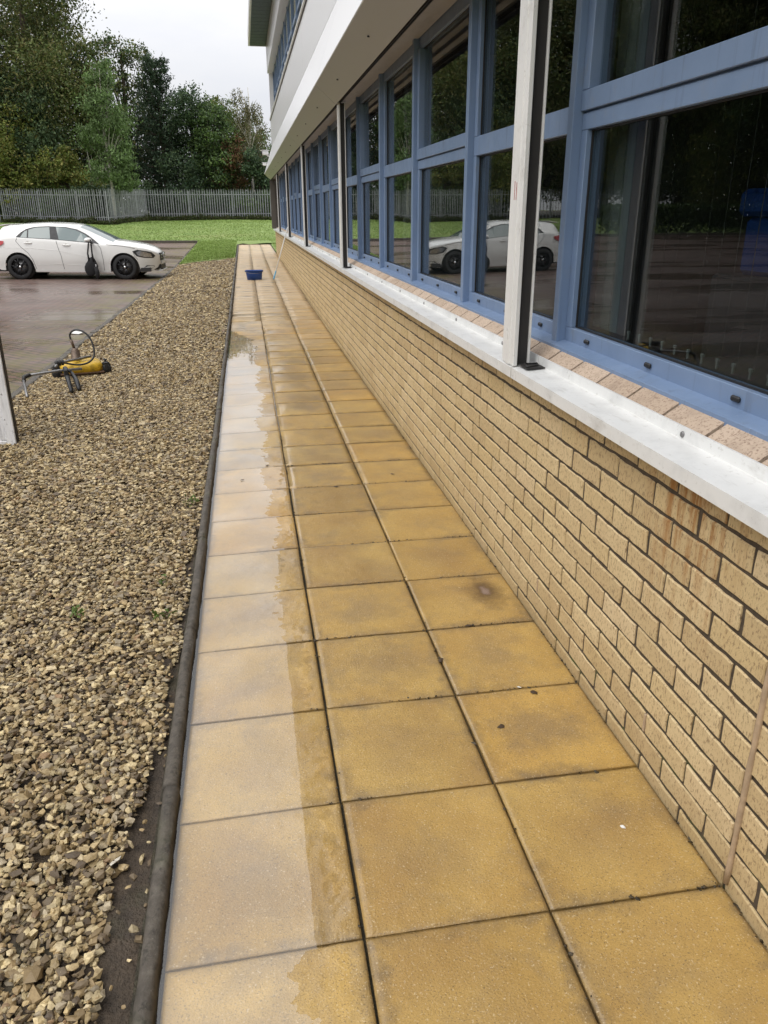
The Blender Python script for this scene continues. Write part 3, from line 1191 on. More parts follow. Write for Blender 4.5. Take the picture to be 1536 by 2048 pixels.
def build_guides():
    for i, y in enumerate(POSTS):
        if y < YA:
            continue
        m = MB()
        w = 0.14
        # outer cover with ridge, back lip, closed web: an H section open both ways
        m.box((0.848, y, 0.985), (0.866, y + w, 2.585), 0.002)
        m.box((0.8455, y + 0.045, 0.985), (0.850, y + 0.095, 2.585), 0.001)
        m.box((0.864, y + 0.055, 0.985), (0.912, y + 0.085, 2.585))
        m.box((0.911, y + 0.004, 0.985), (0.918, y + w - 0.004, 2.585), 0.001)
        g = bpart(m, 'shutter_guide', MAT['guide'])
        c = MB()
        c.box((0.8665, y + 0.018, 0.988), (0.9105, y + 0.054, 2.583))
        c.box((0.8665, y + 0.086, 0.988), (0.9105, y + 0.122, 2.583))
        c.build('channel', MAT['dark'], g)
        f = MB()
        f.box((0.87, y - 0.10, 0.992), (0.945, y - 0.005, 0.996))
        f.tube([(0.875, y - 0.09, 0.999), (0.93, y - 0.06, 0.999), (0.94, y - 0.02, 0.999), (0.89, y - 0.02, 0.999), (0.875, y - 0.09, 0.999)], 0.004, 6)
        f.build('base_plate', MAT['dark'], g)
        if i == 1:
            r = MB()
            r.box((0.8445, y + 0.060, 1.60), (0.8452, y + 0.064, 1.66))
            r.box((0.8445, y + 0.082, 1.60), (0.8452, y + 0.085, 1.665))
            r.build('red_mark', MAT['red'], g)


build_guides()

MULL0, PITCHW = 1.742, 1.46


def build_windows():
    XG = 1.112

    def window(k):
        y0 = MULL0 + PITCHW * (k - 1)
        y1 = y0 + PITCHW
        opening = (k % 2 == 0)
        w = empty('window', (0, 0, 0), 0, None, None, None, B)
        w.location = (-2.5, -12, 0)
        a, b = y0 + 0.028, y1 - 0.028
        fr = MB()
        s = 0.05
        # lower light
        fr.box((1.084, a, 1.070), (1.14, b, 1.128), 0.002)
        fr.box((1.084, a, 1.129), (1.14, a + s, 1.835), 0.002)
        fr.box((1.084, b - s, 1.129), (1.14, b, 1.835), 0.002)
        if opening:
            fr.box((1.084, a, 1.836), (1.14, b, 1.892), 0.002)
            fr.box((1.074, a, 1.899), (1.14, b, 1.966), 0.002)
            fr.box((1.074, a, 1.967), (1.14, a + s + 0.008, 2.585), 0.002)
            fr.box((1.074, b - s - 0.008, 1.967), (1.14, b, 2.585), 0.002)
            fr.box((1.098, a, 1.891), (1.13, b, 1.900))
        else:
            fr.box((1.084, a, 1.836), (1.14, b, 1.930), 0.002)
            fr.box((1.084, a, 1.931), (1.14, a + s, 2.585), 0.002)
            fr.box((1.084, b - s, 1.931), (1.14, b, 2.585), 0.002)
        fr.box((1.086, a, 2.586), (1.14, b, 2.658), 0.002)
        fr.build('frame', MAT['blue'], w)
        gk = MB()
        for (za, zb) in ((1.128, 1.836), (1.931 if not opening else 1.967, 2.586)):
            gk.box((1.103, a + s, za), (1.110, a + s + 0.006, zb))
            gk.box((1.103, b - s - 0.006, za), (1.110, b - s, zb))
            gk.box((1.103, a + s + 0.006, za), (1.110, b - s - 0.006, za + 0.006))
            gk.box((1.103, a + s + 0.006, zb - 0.006), (1.110, b - s - 0.006, zb))
        gk.build('gasket', MAT['black'], w)
        for (za, zb, tl) in ((1.124, 1.84, 0.0), (1.926 if not opening else 1.962, 2.59, 0.0)):
            q = MB()
            q.box((XG, a + s - 0.004, za), (XG + 0.006, b - s + 0.004, zb))
            p = q.build('pane', MAT['glass'], w)
        mu = MB()
        mu.box((1.048, y1 - 0.026, 1.060), (1.12, y1 + 0.026, 2.664), 0.003)
        mu.box((1.066, y1 + 0.0275, 1.070), (1.12, y1 + 0.036, 2.66))
        mu.build('mullion', MAT['blue'], w)
        for f in (0.17, 0.5, 0.83):
            d = MB()
            yc = y0 + f * PITCHW
            d.box((1.074, yc - 0.019, 1.090), (1.0845, yc + 0.019, 1.106), 0.004)
            d.build('drain_cap', MAT['black'], w)
        return w
    for k in range(-1, 19):
        if MULL0 + PITCHW * k > YB:
            break
        if MULL0 + PITCHW * (k - 1) < YA - 1.0:
            continue
        window(k)
    # projecting aluminium sill under the frames, one length for each bay
    prof = [(1.028, 1.030), (1.024, 1.036), (1.026, 1.060), (1.034, 1.063), (1.083, 1.074), (1.10, 1.074), (1.10, 1.052), (1.034, 1.050), (1.034, 1.030)]
    for i in range(len(BAYS) - 1):
        y0, y1 = max(BAYS[i] + 0.07, YA) + 0.002, BAYS[i + 1] + 0.068
        y1 = min(y1, YB - 0.06)
        bpart(MB().prism(prof, y0, y1), 'window_sill', MAT['blue'])


build_windows()


def build_cladding():
    for i in range(len(BAYS) - 1):
        y0, y1 = max(BAYS[i], YA) + 0.075, BAYS[i + 1] + 0.067
        if i == 0:
            y0 = YA
        y1 = min(y1, YB)
        g = 0.004
        up = [(0.93, 3.608), (0.93, 4.40), (0.96, 4.40), (0.96, 3.608)]
        bpart(MB().prism(up, y0 + g, y1 - g), 'wall_panel', MAT['clad'])
        low = [(0.63, 2.748), (0.626, 2.753), (0.924, 3.590), (0.93, 3.598), (0.96, 3.598), (0.96, 3.58), (0.655, 2.745)]
        bpart(MB().prism(low, y0 + g, y1 - g), 'skirt_panel', MAT['clad'])
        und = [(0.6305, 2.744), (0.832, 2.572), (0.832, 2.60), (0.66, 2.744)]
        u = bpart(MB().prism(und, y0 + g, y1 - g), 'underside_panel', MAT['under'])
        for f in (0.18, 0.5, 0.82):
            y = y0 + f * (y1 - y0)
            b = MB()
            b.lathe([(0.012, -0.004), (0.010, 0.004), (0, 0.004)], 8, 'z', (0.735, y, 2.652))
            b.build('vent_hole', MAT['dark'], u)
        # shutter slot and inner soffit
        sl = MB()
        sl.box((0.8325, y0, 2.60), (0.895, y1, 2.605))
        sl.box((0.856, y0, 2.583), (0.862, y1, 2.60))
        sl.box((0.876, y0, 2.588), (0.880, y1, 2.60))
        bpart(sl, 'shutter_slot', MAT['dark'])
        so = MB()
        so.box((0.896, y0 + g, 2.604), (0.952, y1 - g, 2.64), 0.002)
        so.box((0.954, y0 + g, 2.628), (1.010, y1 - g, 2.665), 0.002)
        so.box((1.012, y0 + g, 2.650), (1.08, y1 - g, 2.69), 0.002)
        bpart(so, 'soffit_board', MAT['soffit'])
        cap = [(0.905, 4.405), (0.895, 4.412), (0.895, 4.45), (1.07, 4.475), (1.07, 4.405)]
        bpart(MB().prism(cap, y0, y1), 'parapet_cap', MAT['tray'])
        dk = [(0.918, 4.385), (0.918, 4.403), (0.935, 4.403), (0.935, 4.385)]
        bpart(MB().prism(dk, y0, y1), 'drip_strip', MAT['dark'])
        # upper storey
        head = [(0.90, 5.80), (0.90, 6.58), (1.3, 6.58), (1.3, 5.80)]
        bpart(MB().prism(head, y0 + g, y1 - g), 'eaves_panel', MAT['clad'])
    # corner at the far end
    bpart(MB().box((0.80, YB - 0.04, 0.99), (0.97, YB + 0.12, 2.57), 0.004), 'corner_cladding', MAT['brown'])
    bpart(MB().prism([(0.63, 2.748), (0.93, 3.598), (0.93, 4.40), (1.5, 4.40), (1.5, 2.572), (0.832, 2.572)], YB + 0.001, YB + 0.05), 'gable_panel', MAT['clad'])
    bpart(MB().box((0.95, YB + 0.052, 2.5), (12, YB + 0.1, 6.58)), 'gable_cladding', MAT['clad'])
    bpart(MB().box((0.97, YB - 0.03, 0.945), (12, YB + 0.045, 2.5)), 'gable_infill', MAT['brown'])
    # core behind the panels, so that no light leaks into the rooms
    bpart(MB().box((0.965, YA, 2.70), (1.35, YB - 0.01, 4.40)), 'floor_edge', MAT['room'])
    # upper windows
    k = 0
    y = YA
    while y < YB - 0.3:
        y1 = min(y + 1.46, YB - 0.02)
        w = empty('upper_window', (0, 0, 0), 0, None, None, None, B)
        w.location = (-2.5, -12, 0)
        f = MB()
        f.box((1.066, y, 4.47), (1.12, y + 0.05, 5.80))
        f.box((1.085, y + 0.05, 4.47), (1.12, y1, 4.54))
        f.box((1.085, y + 0.05, 5.10), (1.12, y1, 5.18))
        f.box((1.085, y + 0.05, 5.72), (1.12, y1, 5.80))
        f.build('frame', MAT['blue'], w)
        MB().box((1.10, y + 0.05, 4.54), (1.106, y1, 5.10)).build('pane', MAT['glass'], w)
        MB().box((1.10, y + 0.05, 5.18), (1.106, y1, 5.72)).build('pane', MAT['glass'], w)
        y += 1.46
    # eaves: boarded soffit, gutter edge, roof; the nearer, wider stretch is an unseen addition
    y = 12.0
    e = empty('eaves_soffit', (0, 0, 0), 0, None, None, None, B)
    e.location = (-2.5, -12, 0)
    bd = MB().box((0.388, -0.212, 6.592), (0.893, 0.212, 6.62), 0.003).mesh('soffit_and_added_slat', MAT['teal'])
    bd_added = MB().box((0.19, -0.212, 6.592), (0.893, 0.212, 6.62), 0.003).mesh('soffit_and_added_slat', MAT['teal'])  # longer slats for the added eaves step
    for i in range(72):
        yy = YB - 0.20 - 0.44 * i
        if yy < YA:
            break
        inst('soffit_and_added_slat', bd if yy > 17.0 else bd_added, (0, yy, 0), parent=e)
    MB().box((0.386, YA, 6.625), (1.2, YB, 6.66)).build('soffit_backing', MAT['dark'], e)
    bpart(MB().box((0.33, 16.85, 6.575), (0.385, YB + 0.03, 6.92), 0.004), 'gutter_and_added_board', MAT['tray'])
    bpart(MB().box((0.135, YA, 6.575), (0.188, 16.84, 6.80), 0.004), 'gutter_and_added_board', MAT['tray'])  # unseen wider eaves, added to move the dark edge mirrored in the puddle
    bpart(MB().box((0.19, YA, 6.625), (0.386, 16.84, 6.78)), 'added_eaves_block', MAT['roof'])
    bpart(MB().box((0.39, YB + 0.002, 6.575), (6, YB + 0.04, 6.86)), 'verge_board', MAT['tray'])
    bpart(MB().prism([(0.345, 6.96), (9, 9.0), (9, 8.9), (0.345, 6.922)], YA, YB + 0.06), 'roof', MAT['roof'])
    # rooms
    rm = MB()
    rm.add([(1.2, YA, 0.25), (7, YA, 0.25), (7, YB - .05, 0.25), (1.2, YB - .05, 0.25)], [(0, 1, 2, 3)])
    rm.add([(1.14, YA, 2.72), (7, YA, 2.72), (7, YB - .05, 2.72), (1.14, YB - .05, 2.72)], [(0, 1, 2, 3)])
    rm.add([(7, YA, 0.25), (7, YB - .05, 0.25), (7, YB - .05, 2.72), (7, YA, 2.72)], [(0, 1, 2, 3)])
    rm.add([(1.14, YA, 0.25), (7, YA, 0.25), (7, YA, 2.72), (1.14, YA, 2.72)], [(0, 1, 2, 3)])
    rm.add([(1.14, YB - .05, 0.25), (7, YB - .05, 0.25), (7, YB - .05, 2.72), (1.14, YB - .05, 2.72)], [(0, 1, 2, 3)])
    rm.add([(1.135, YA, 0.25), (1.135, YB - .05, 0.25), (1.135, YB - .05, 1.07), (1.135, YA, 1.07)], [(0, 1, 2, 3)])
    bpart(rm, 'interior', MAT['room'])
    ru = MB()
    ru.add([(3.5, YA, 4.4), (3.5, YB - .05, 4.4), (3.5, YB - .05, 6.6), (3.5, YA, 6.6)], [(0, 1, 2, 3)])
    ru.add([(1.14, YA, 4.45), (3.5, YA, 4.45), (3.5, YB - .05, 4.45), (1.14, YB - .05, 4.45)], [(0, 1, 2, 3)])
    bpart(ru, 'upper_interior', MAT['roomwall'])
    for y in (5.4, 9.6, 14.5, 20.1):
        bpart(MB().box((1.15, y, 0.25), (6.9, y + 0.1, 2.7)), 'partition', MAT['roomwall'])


build_cladding()


def build_inside():
    v = empty('vertical_blind', (1.22, 1.0, 1.12), 0, 'drawn vertical window blind with small pale weights behind the nearest pane', 'blind')
    for i in range(4):
        y = 1.50 + 0.075 * i - 1.0
        MB().box((-0.002, y - 0.034, 0.0), (0.002, y + 0.034, 1.45)).build('slat', MAT['blind'] if i else MAT['blindbrown'], v)
    sm = MB()
    d = Vector((0.5, 0.86, 0)) * 0.02
    sm.add([(-d.x, -d.y, 0.02), (d.x, d.y, 0.02), (d.x, d.y, 1.45), (-d.x, -d.y, 1.45)], [(0, 1, 2, 3)])
    me = sm.mesh('dark_slat', MAT['blinddark'])
    wm = MB().box((-0.003, -0.004, -0.005), (0.003, 0.004, 0.024), 0.001)
    wm.box((-0.004, -0.0065, 0.016), (0.004, 0.0065, 0.026), 0.001)
    wme = wm.mesh('weight', MAT['blind'])
    for i in range(18):
        y = 1.42 - 0.083 * i - 1.0
        inst('slat', me, (0, y, 0), parent=v)
        inst('weight', wme, (-0.01, y, 0.0), parent=v)
    c = empty('filing_cabinet', (1.62, 0.62, 0.25), 0, 'dark cabinet inside the room behind the nearest pane', 'cabinet')
    MB().box((-0.3, -0.6, 0), (0.3, 0.5, 1.12), 0.01).build('carcass', MAT['room'], c)
    MB().box((-0.303, -0.55, 0.55), (-0.3005, 0.45, 1.08)).build('door', MAT['room'], c)
    t = empty('storage_crate', (1.58, 0.66, 1.372), 0, 'blue plastic crate seen through the nearest window pane', 'crate')
    m = MB()
    m.box((-0.22, -0.4, 0.0), (0.22, 0.38, 0.17), 0.015)
    m.build('body', MAT['crateblue'], t)
    MB().box((-0.24, -0.42, 0.171), (0.24, 0.40, 0.25), 0.015).build('lid', MAT['crateblue'], t)
    # rain on the nearest pane
    n = 420
    iv, jf = icosa()
    P = np.stack([np.full(n, 1.1115), RNG.uniform(0.33, 1.66, n), 1.14 + 0.68 * RNG.random(n) ** 0.8], -1)
    s = 0.0006 + 0.0010 * RNG.random(n) ** 3
    V = iv[None] * (s[:, None, None] * np.array([0.5, 1, 1.25])) + P[:, None]
    Fc = jf[None] + (np.arange(n) * 12)[:, None, None]
    t = NT('rain drop')
    mat = t.set(Base_Color=(0.45, 0.48, 0.5), Roughness=0.1, Transmission_Weight=0.85, IOR=1.33)
    me = np_mesh('raindrops', V.reshape(-1, 3), Fc.reshape(-1, 3), mat, None, True)
    wins = [o for o in B.children if o.name.startswith('window') and 'sill' not in o.name]
    w = min(wins, key=lambda o: abs(min((ch.data.vertices[0].co.y for ch in o.children if ch.name.startswith('mullion')), default=99) - 1.716))
    o = inst('raindrops', me, parent=w)
    o['kind'] = 'stuff'


build_inside()


def build_cctv():
    for (loc, lab, s, rz) in (((0.80, 27.9, 3.30), 'white bullet security camera on the far corner of the cladding', 1.0, 0.35), ((0.76, 27.9, 2.98), 'small second security camera under the white bullet camera', 0.7, -0.3)):
        e = empty('security_camera', loc, rz, lab, 'camera', 'cameras on the far corner')
        m = MB().box((-0.24, -0.10, 0.04), (-0.02, 0.10, 0.17), 0.03)
        m.build('housing', MAT['cctv'], e)
        MB().box((-0.26, -0.11, 0.172), (0.0, 0.11, 0.19), 0.005).build('sun_hood', MAT['cctv'], e)
        MB().lathe([(0.055, 0.01), (0.055, -0.015), (0.0, -0.018)], 12, 'x', (-0.24, 0, 0.10)).build('lens', MAT['black'], e)
        MB().tube([(-0.08, 0, 0.06), (0.02, 0, 0.0), (0.14, 0, 0.0)], 0.03, 8).build('bracket', MAT['cctv'] if s == 1 else MAT['dark'], e)
        MB().box((0.02, -0.09, -0.12), (0.07, 0.09, 0.06), 0.01).build('junction_box', MAT['dark'], e)
        e.scale = (s, s, s)


build_cctv()


# ------------------------------------------------------------------ things on the path
def build_bucket():
    yb = 17.75
    e = empty('bucket', (-0.01, yb, gz(yb) + 0.001), 0.05, 'oval blue plastic bucket standing on the path', 'bucket')
    n = 36
    prof = [(0.0, 0.006), (0.84, 0.006), (0.845, 0.0), (0.86, 0.0), (0.95, 0.14), (0.96, 0.145), (0.995, 0.205), (1.04, 0.205), (1.04, 0.222), (0.985, 0.222), (0.93, 0.14), (0.84, 0.012), (0.0, 0.012)]
    vs, fs = [], []
    for (r, h) in prof:
        for k in range(n):
            a = 2 * math.pi * k / n
            ca, sa = math.cos(a), math.sin(a)
            p = 0.55
            vs.append((0.195 * r * math.copysign(abs(ca) ** p, ca), 0.13 * r * math.copysign(abs(sa) ** p, sa), h * 0.95))
    for i in range(len(prof) - 1):
        for k in range(n):
            k2 = (k + 1) % n
            fs.append((i * n + k, i * n + k2, (i + 1) * n + k2, (i + 1) * n + k))
    MB().add(vs, fs, True).build('tub', MAT['bluep'], e)
    h = MB()
    h.tube([(0.2 * math.cos(a), -0.02 - 0.135 * math.sin(a), 0.195 - 0.05 * math.sin(a)) for a in [math.pi * k / 14 for k in range(15)]], 0.004, 6)
    h.build('handle', MAT['steel'], e)
    for s in (-1, 1):
        MB().box((s * 0.2 - 0.012, -0.02, 0.17), (s * 0.2 + 0.012, 0.02, 0.205), 0.003).build('lug', MAT['bluep'], e)


build_bucket()


def build_pole():
    a = Vector((0.43, 17.62, gz(17.6) + 0.012))
    b = Vector((0.835, 18.22, 1.20))
    e = empty('mop_pole', a, 0, 'white pole with pale blue grip leaning on the white shutter guide', 'pole')
    d = b - a
    MB().tube([d * 0.13, d], 0.0125, 10).build('shaft', MAT['pole'], e)
    MB().tube([(0, 0, 0), d * 0.02, d * 0.13, d * 0.16], [0.014, 0.019, 0.017, 0.014], 10).build('grip', MAT['lightblue'], e)


build_pole()


def build_cleaner():
    """rotary flat surface cleaner: deck, castors, swivel, hose, handle and trigger gun"""
    e = empty('surface_cleaner', (-1.94, 7.2, -0.02), R(14), 'yellow rotary surface cleaner with hose loop lying on the gravel', 'surface cleaner')
    dk = MB()
    prof = [(0.0, 0.165), (0.55, 0.16), (0.86, 0.145), (0.98, 0.12), (1.0, 0.10), (1.0, 0.035), (0.97, 0.035)]
    n = 40
    vs, fs = [], []
    for (r, h) in prof:
        for k in range(n):
            a = 2 * math.pi * k / n
            ca, sa = math.cos(a), math.sin(a)
            p = 0.45
            vs.append((0.23 * r * math.copysign(abs(ca) ** p, ca), 0.20 * r * math.copysign(abs(sa) ** p, sa), h))
    for i in range(len(prof) - 1):
        for k in range(n):
            k2 = (k + 1) % n
            fs.append((i * n + k, i * n + k2, (i + 1) * n + k2, (i + 1) * n + k))
    dk.add(vs, fs, True)
    dk.build('deck', MAT['yellow'], e)
    MB().box((-0.235, -0.206, 0.03), (0.235, 0.206, 0.05), 0.004).build('skirt', MAT['rust'], e)
    for (x, y) in ((0.265, -0.12), (0.28, 0.12), (-0.27, -0.15), (-0.26, 0.14)):
        c = MB()
        c.lathe([(0.0, -0.014), (0.05, -0.014), (0.056, -0.006), (0.056, 0.006), (0.05, 0.014), (0.0, 0.014)], 16, 'y', (x, y, 0.052))
        w = c.build('castor', MAT['tyre'], e)
        k = MB()
        k.box((x - 0.012, y - 0.024, 0.05), (x + 0.012, y - 0.018, 0.13))
        k.box((x - 0.012, y + 0.018, 0.05), (x + 0.012, y + 0.024, 0.13))
        k.box((x - 0.02, y - 0.024, 0.125), (x + 0.02, y + 0.024, 0.135))
        k.build('fork', MAT['dark'], w)
    s = MB()
    s.lathe([(0.055, 0.15), (0.055, 0.20), (0.048, 0.205), (0.048, 0.27), (0.034, 0.285), (0.034, 0.30), (0.0, 0.30)], 20, 'z', (-0.04, 0, 0))
    s.build('swivel', MAT['swivel'], e)
    MB().tube([(-0.045, 0, 0.29), (-0.06, 0, 0.36), (-0.07, 0, 0.40)], 0.015, 8).build('hose_fitting', MAT['swivel'], e)
    h = MB()
    pts = [(-0.07, 0, 0.40), (-0.07, 0, 0.46), (-0.02, -0.03, 0.505), (0.05, -0.06, 0.50), (0.12, -0.10, 0.44), (0.155, -0.15, 0.33), (0.14, -0.2, 0.22), (0.06, -0.26, 0.165), (-0.05, -0.30, 0.16), (-0.16, -0.33, 0.19), (-0.26, -0.36, 0.22)]
    sm = []
    for i in range(len(pts) - 1):
        p0, p1, p2, p3 = [Vector(pts[max(0, min(len(pts) - 1, i + q))]) for q in (-1, 0, 1, 2)]
        for q in range(5):
            t = q / 5
            sm.append(0.5 * ((2 * p1) + (p2 - p0) * t + (2 * p0 - 5 * p1 + 4 * p2 - p3) * t * t + (3 * p1 - p0 - 3 * p2 + p3) * t ** 3))
    sm.append(Vector(pts[-1]))
    h.tube(sm, 0.0105, 8)
    h.build('hose', MAT['black'], e)
    hd = MB()
    hd.tube([(0.12, -0.02, 0.20), (-0.05, -0.12, 0.19), (-0.24, -0.32, 0.20), (-0.28, -0.5, 0.19)], 0.014, 8)
    hd.build('yoke', MAT['steel'], e)
    # handle bar folded down towards the camera
    hb = MB()
    hb.tube([(-0.02, -0.60, 0.165), (-0.25, -0.64, 0.17), (-0.45, -0.70, 0.165), (-0.56, -0.72, 0.16)], 0.014, 8)
    hb.build('handle_bar', MAT['steel'], e)
    el = MB()
    el.tube([(-0.54, -0.715, 0.162), (-0.60, -0.74, 0.15), (-0.61, -0.78, 0.11)], 0.022, 8)
    el.build('elbow', MAT['dark'], e)
    MB().tube([(-0.61, -0.78, 0.12), (-0.60, -1.02, 0.05), (-0.59, -1.16, 0.022)], 0.014, 8).build('side_grip', MAT['steel'], e)
    g = MB()
    g.box((-0.21, -0.80, 0.10), (-0.165, -0.60, 0.205), 0.01)
    g.tube([(-0.19, -0.62, 0.19), (-0.185, -0.74, 0.14), (-0.17, -1.12, 0.03)], [0.024, 0.026, 0.02], 8)
    g.tube([(-0.13, -0.70, 0.15), (-0.10, -0.86, 0.09), (-0.09, -1.05, 0.03)], [0.016, 0.026, 0.022], 8)
    g.tube([(-0.19, -0.62, 0.19), (-0.13, -0.70, 0.15)], 0.016, 8)
    g.build('trigger_gun', MAT['black'], e)
    cl = MB()
    e.scale = (0.9, 0.9, 0.9)
    for q in range(3):
        cl.lathe([(0.03, -0.014), (0.036, 0.0), (0.03, 0.014)], 12, 'x', (-0.26 + 0.03 * q, -0.40 + 0.02 * q, 0.21))
    cl.build('coupling', MAT['dark'], e)


build_cleaner()


def build_board():
    e = empty('door_panel', (-2.30, 4.52, -0.04), R(0), 'weathered white panel standing upright at the left edge of the gravel', 'panel')
    MB().box((-0.42, 0.0, 0.0), (0.395, 0.045, 1.25), 0.004).build('leaf', MAT['board'], e)
    MB().box((0.335, -0.018, 0.0), (0.397, 0.0, 1.25), 0.004).build('stile', MAT['board'], e)
    MB().box((0.29, -0.009, 0.06), (0.334, 0.0, 1.2), 0.003).build('moulding', MAT['board'], e)
    MB().box((-0.42, -0.016, 0.0), (0.334, -0.0005, 0.055), 0.004).build('bottom_rail', MAT['board'], e)
    MB().box((0.3975, 0.0, 0.01), (0.403, 0.045, 1.25)).build('seal', MAT['dark'], e)
    MB().tube([(-0.35, 0.046, 0.9), (-0.35, 0.5, 0.02)], 0.02, 8).build('prop', MAT['steel'], e)


build_board()


def build_litter():
    m = MB()
    vs = [(0.12 * math.cos(a) * random.uniform(0.5, 1.1), 0.07 * math.sin(a) * random.uniform(0.6, 1.1), random.uniform(0.0, 0.03)) for a in [k * math.pi / 5 for k in range(10)]]
    m.add(vs + [(0.01, 0, 0.06), (-0.04, 0.01, 0.05)], [(k, (k + 1) % 10, 10 if k < 5 else 11) for k in range(10)] + [(0, 10, 11), (5, 11, 10)])
    o = m.build('crumpled_paper', MAT['paper'], None, (-2.60, 10.4, cz(-2.6, 10.4) + 0.004))
    tag(o, 'crumpled white litter lying by the car park edge', 'litter')


build_litter()


# ------------------------------------------------------------------ the car
def sinterp(tab, x):
    """smooth interpolation (Catmull-Rom in x)"""
    xs = [t[0] for t in tab]
    if x <= xs[0]:
        return tab[0][1]
    if x >= xs[-1]:
        return tab[-1][1]
    for i in range(len(tab) - 1):
        if x <= xs[i + 1]:
            break
    h = xs[i + 1] - xs[i]
    t = (x - xs[i]) / h

    def slope(j):
        if j == 0:
            return (tab[1][1] - tab[0][1]) / (xs[1] - xs[0])
        if j == len(tab) - 1:
            return (tab[-1][1] - tab[-2][1]) / (xs[-1] - xs[-2])
        return (tab[j + 1][1] - tab[j - 1][1]) / (xs[j + 1] - xs[j - 1])
    m0, m1 = slope(i) * h, slope(i + 1) * h
    return (2 * t ** 3 - 3 * t * t + 1) * tab[i][1] + (t ** 3 - 2 * t * t + t) * m0 + (-2 * t ** 3 + 3 * t * t) * tab[i + 1][1] + (t ** 3 - t * t) * m1


YH = [(-0.73, 0.62), (-0.68, 0.74), (-0.5, 0.835), (0.0, 0.885), (1.0, 0.89), (2.4, 0.89), (2.8, 0.875), (3.1, 0.81), (3.28, 0.72), (3.42, 0.60), (3.52, 0.45), (3.57, 0.33)]
ZSH = [(-0.73, 0.86), (-0.5, 1.0), (-0.2, 1.05), (0.3, 1.035), (0.875, 1.0), (1.76, 0.93), (2.1, 0.905), (2.5, 0.90), (3.0, 0.84), (3.3, 0.775), (3.48, 0.69), (3.57, 0.60)]
ZTP = [(-0.73, 0.90), (-0.66, 1.0), (-0.5, 1.19), (-0.40, 1.335), (-0.25, 1.372), (0.1, 1.405), (0.45, 1.428), (0.82, 1.437), (1.245, 1.424), (1.5, 1.393), (1.7, 1.335), (2.1, 1.16), (2.42, 1.015), (2.62, 0.985), (2.95, 0.935), (3.24, 0.868), (3.44, 0.785), (3.53, 0.70), (3.57, 0.63)]
ZLO = [(-0.73, 0.34), (-0.5, 0.24), (0.4, 0.19), (2.3, 0.175), (3.2, 0.19), (3.45, 0.215), (3.57, 0.26)]
WB, RW, RA = 2.699, 0.318, 0.372


def car_yz(x, z):
    """half width of the car side at (x, z)"""
    yh = sinterp(YH, x)
    zs, zt = sinterp(ZSH, x), sinterp(ZTP, x)
    if z <= zs:
        t = (z - 0.55) / (0.40 if z > 0.55 else 0.38)
        return yh * (1 - 0.045 * t * t) - 0.012 * max(0, min(1, (0.46 - z) / 0.1))
    zr = zt - 0.055
    y0 = yh * (1 - 0.045 * ((zs - 0.55) / 0.40) ** 2) - 0.012
    cab = max(0.0, min(1.0, (zt - zs) / 0.43))
    y1 = yh * (0.86 - 0.175 * cab)
    t = max(0.0, min(1.0, (z - zs) / max(0.02, zr - zs)))
    return y0 + (y1 - y0) * t


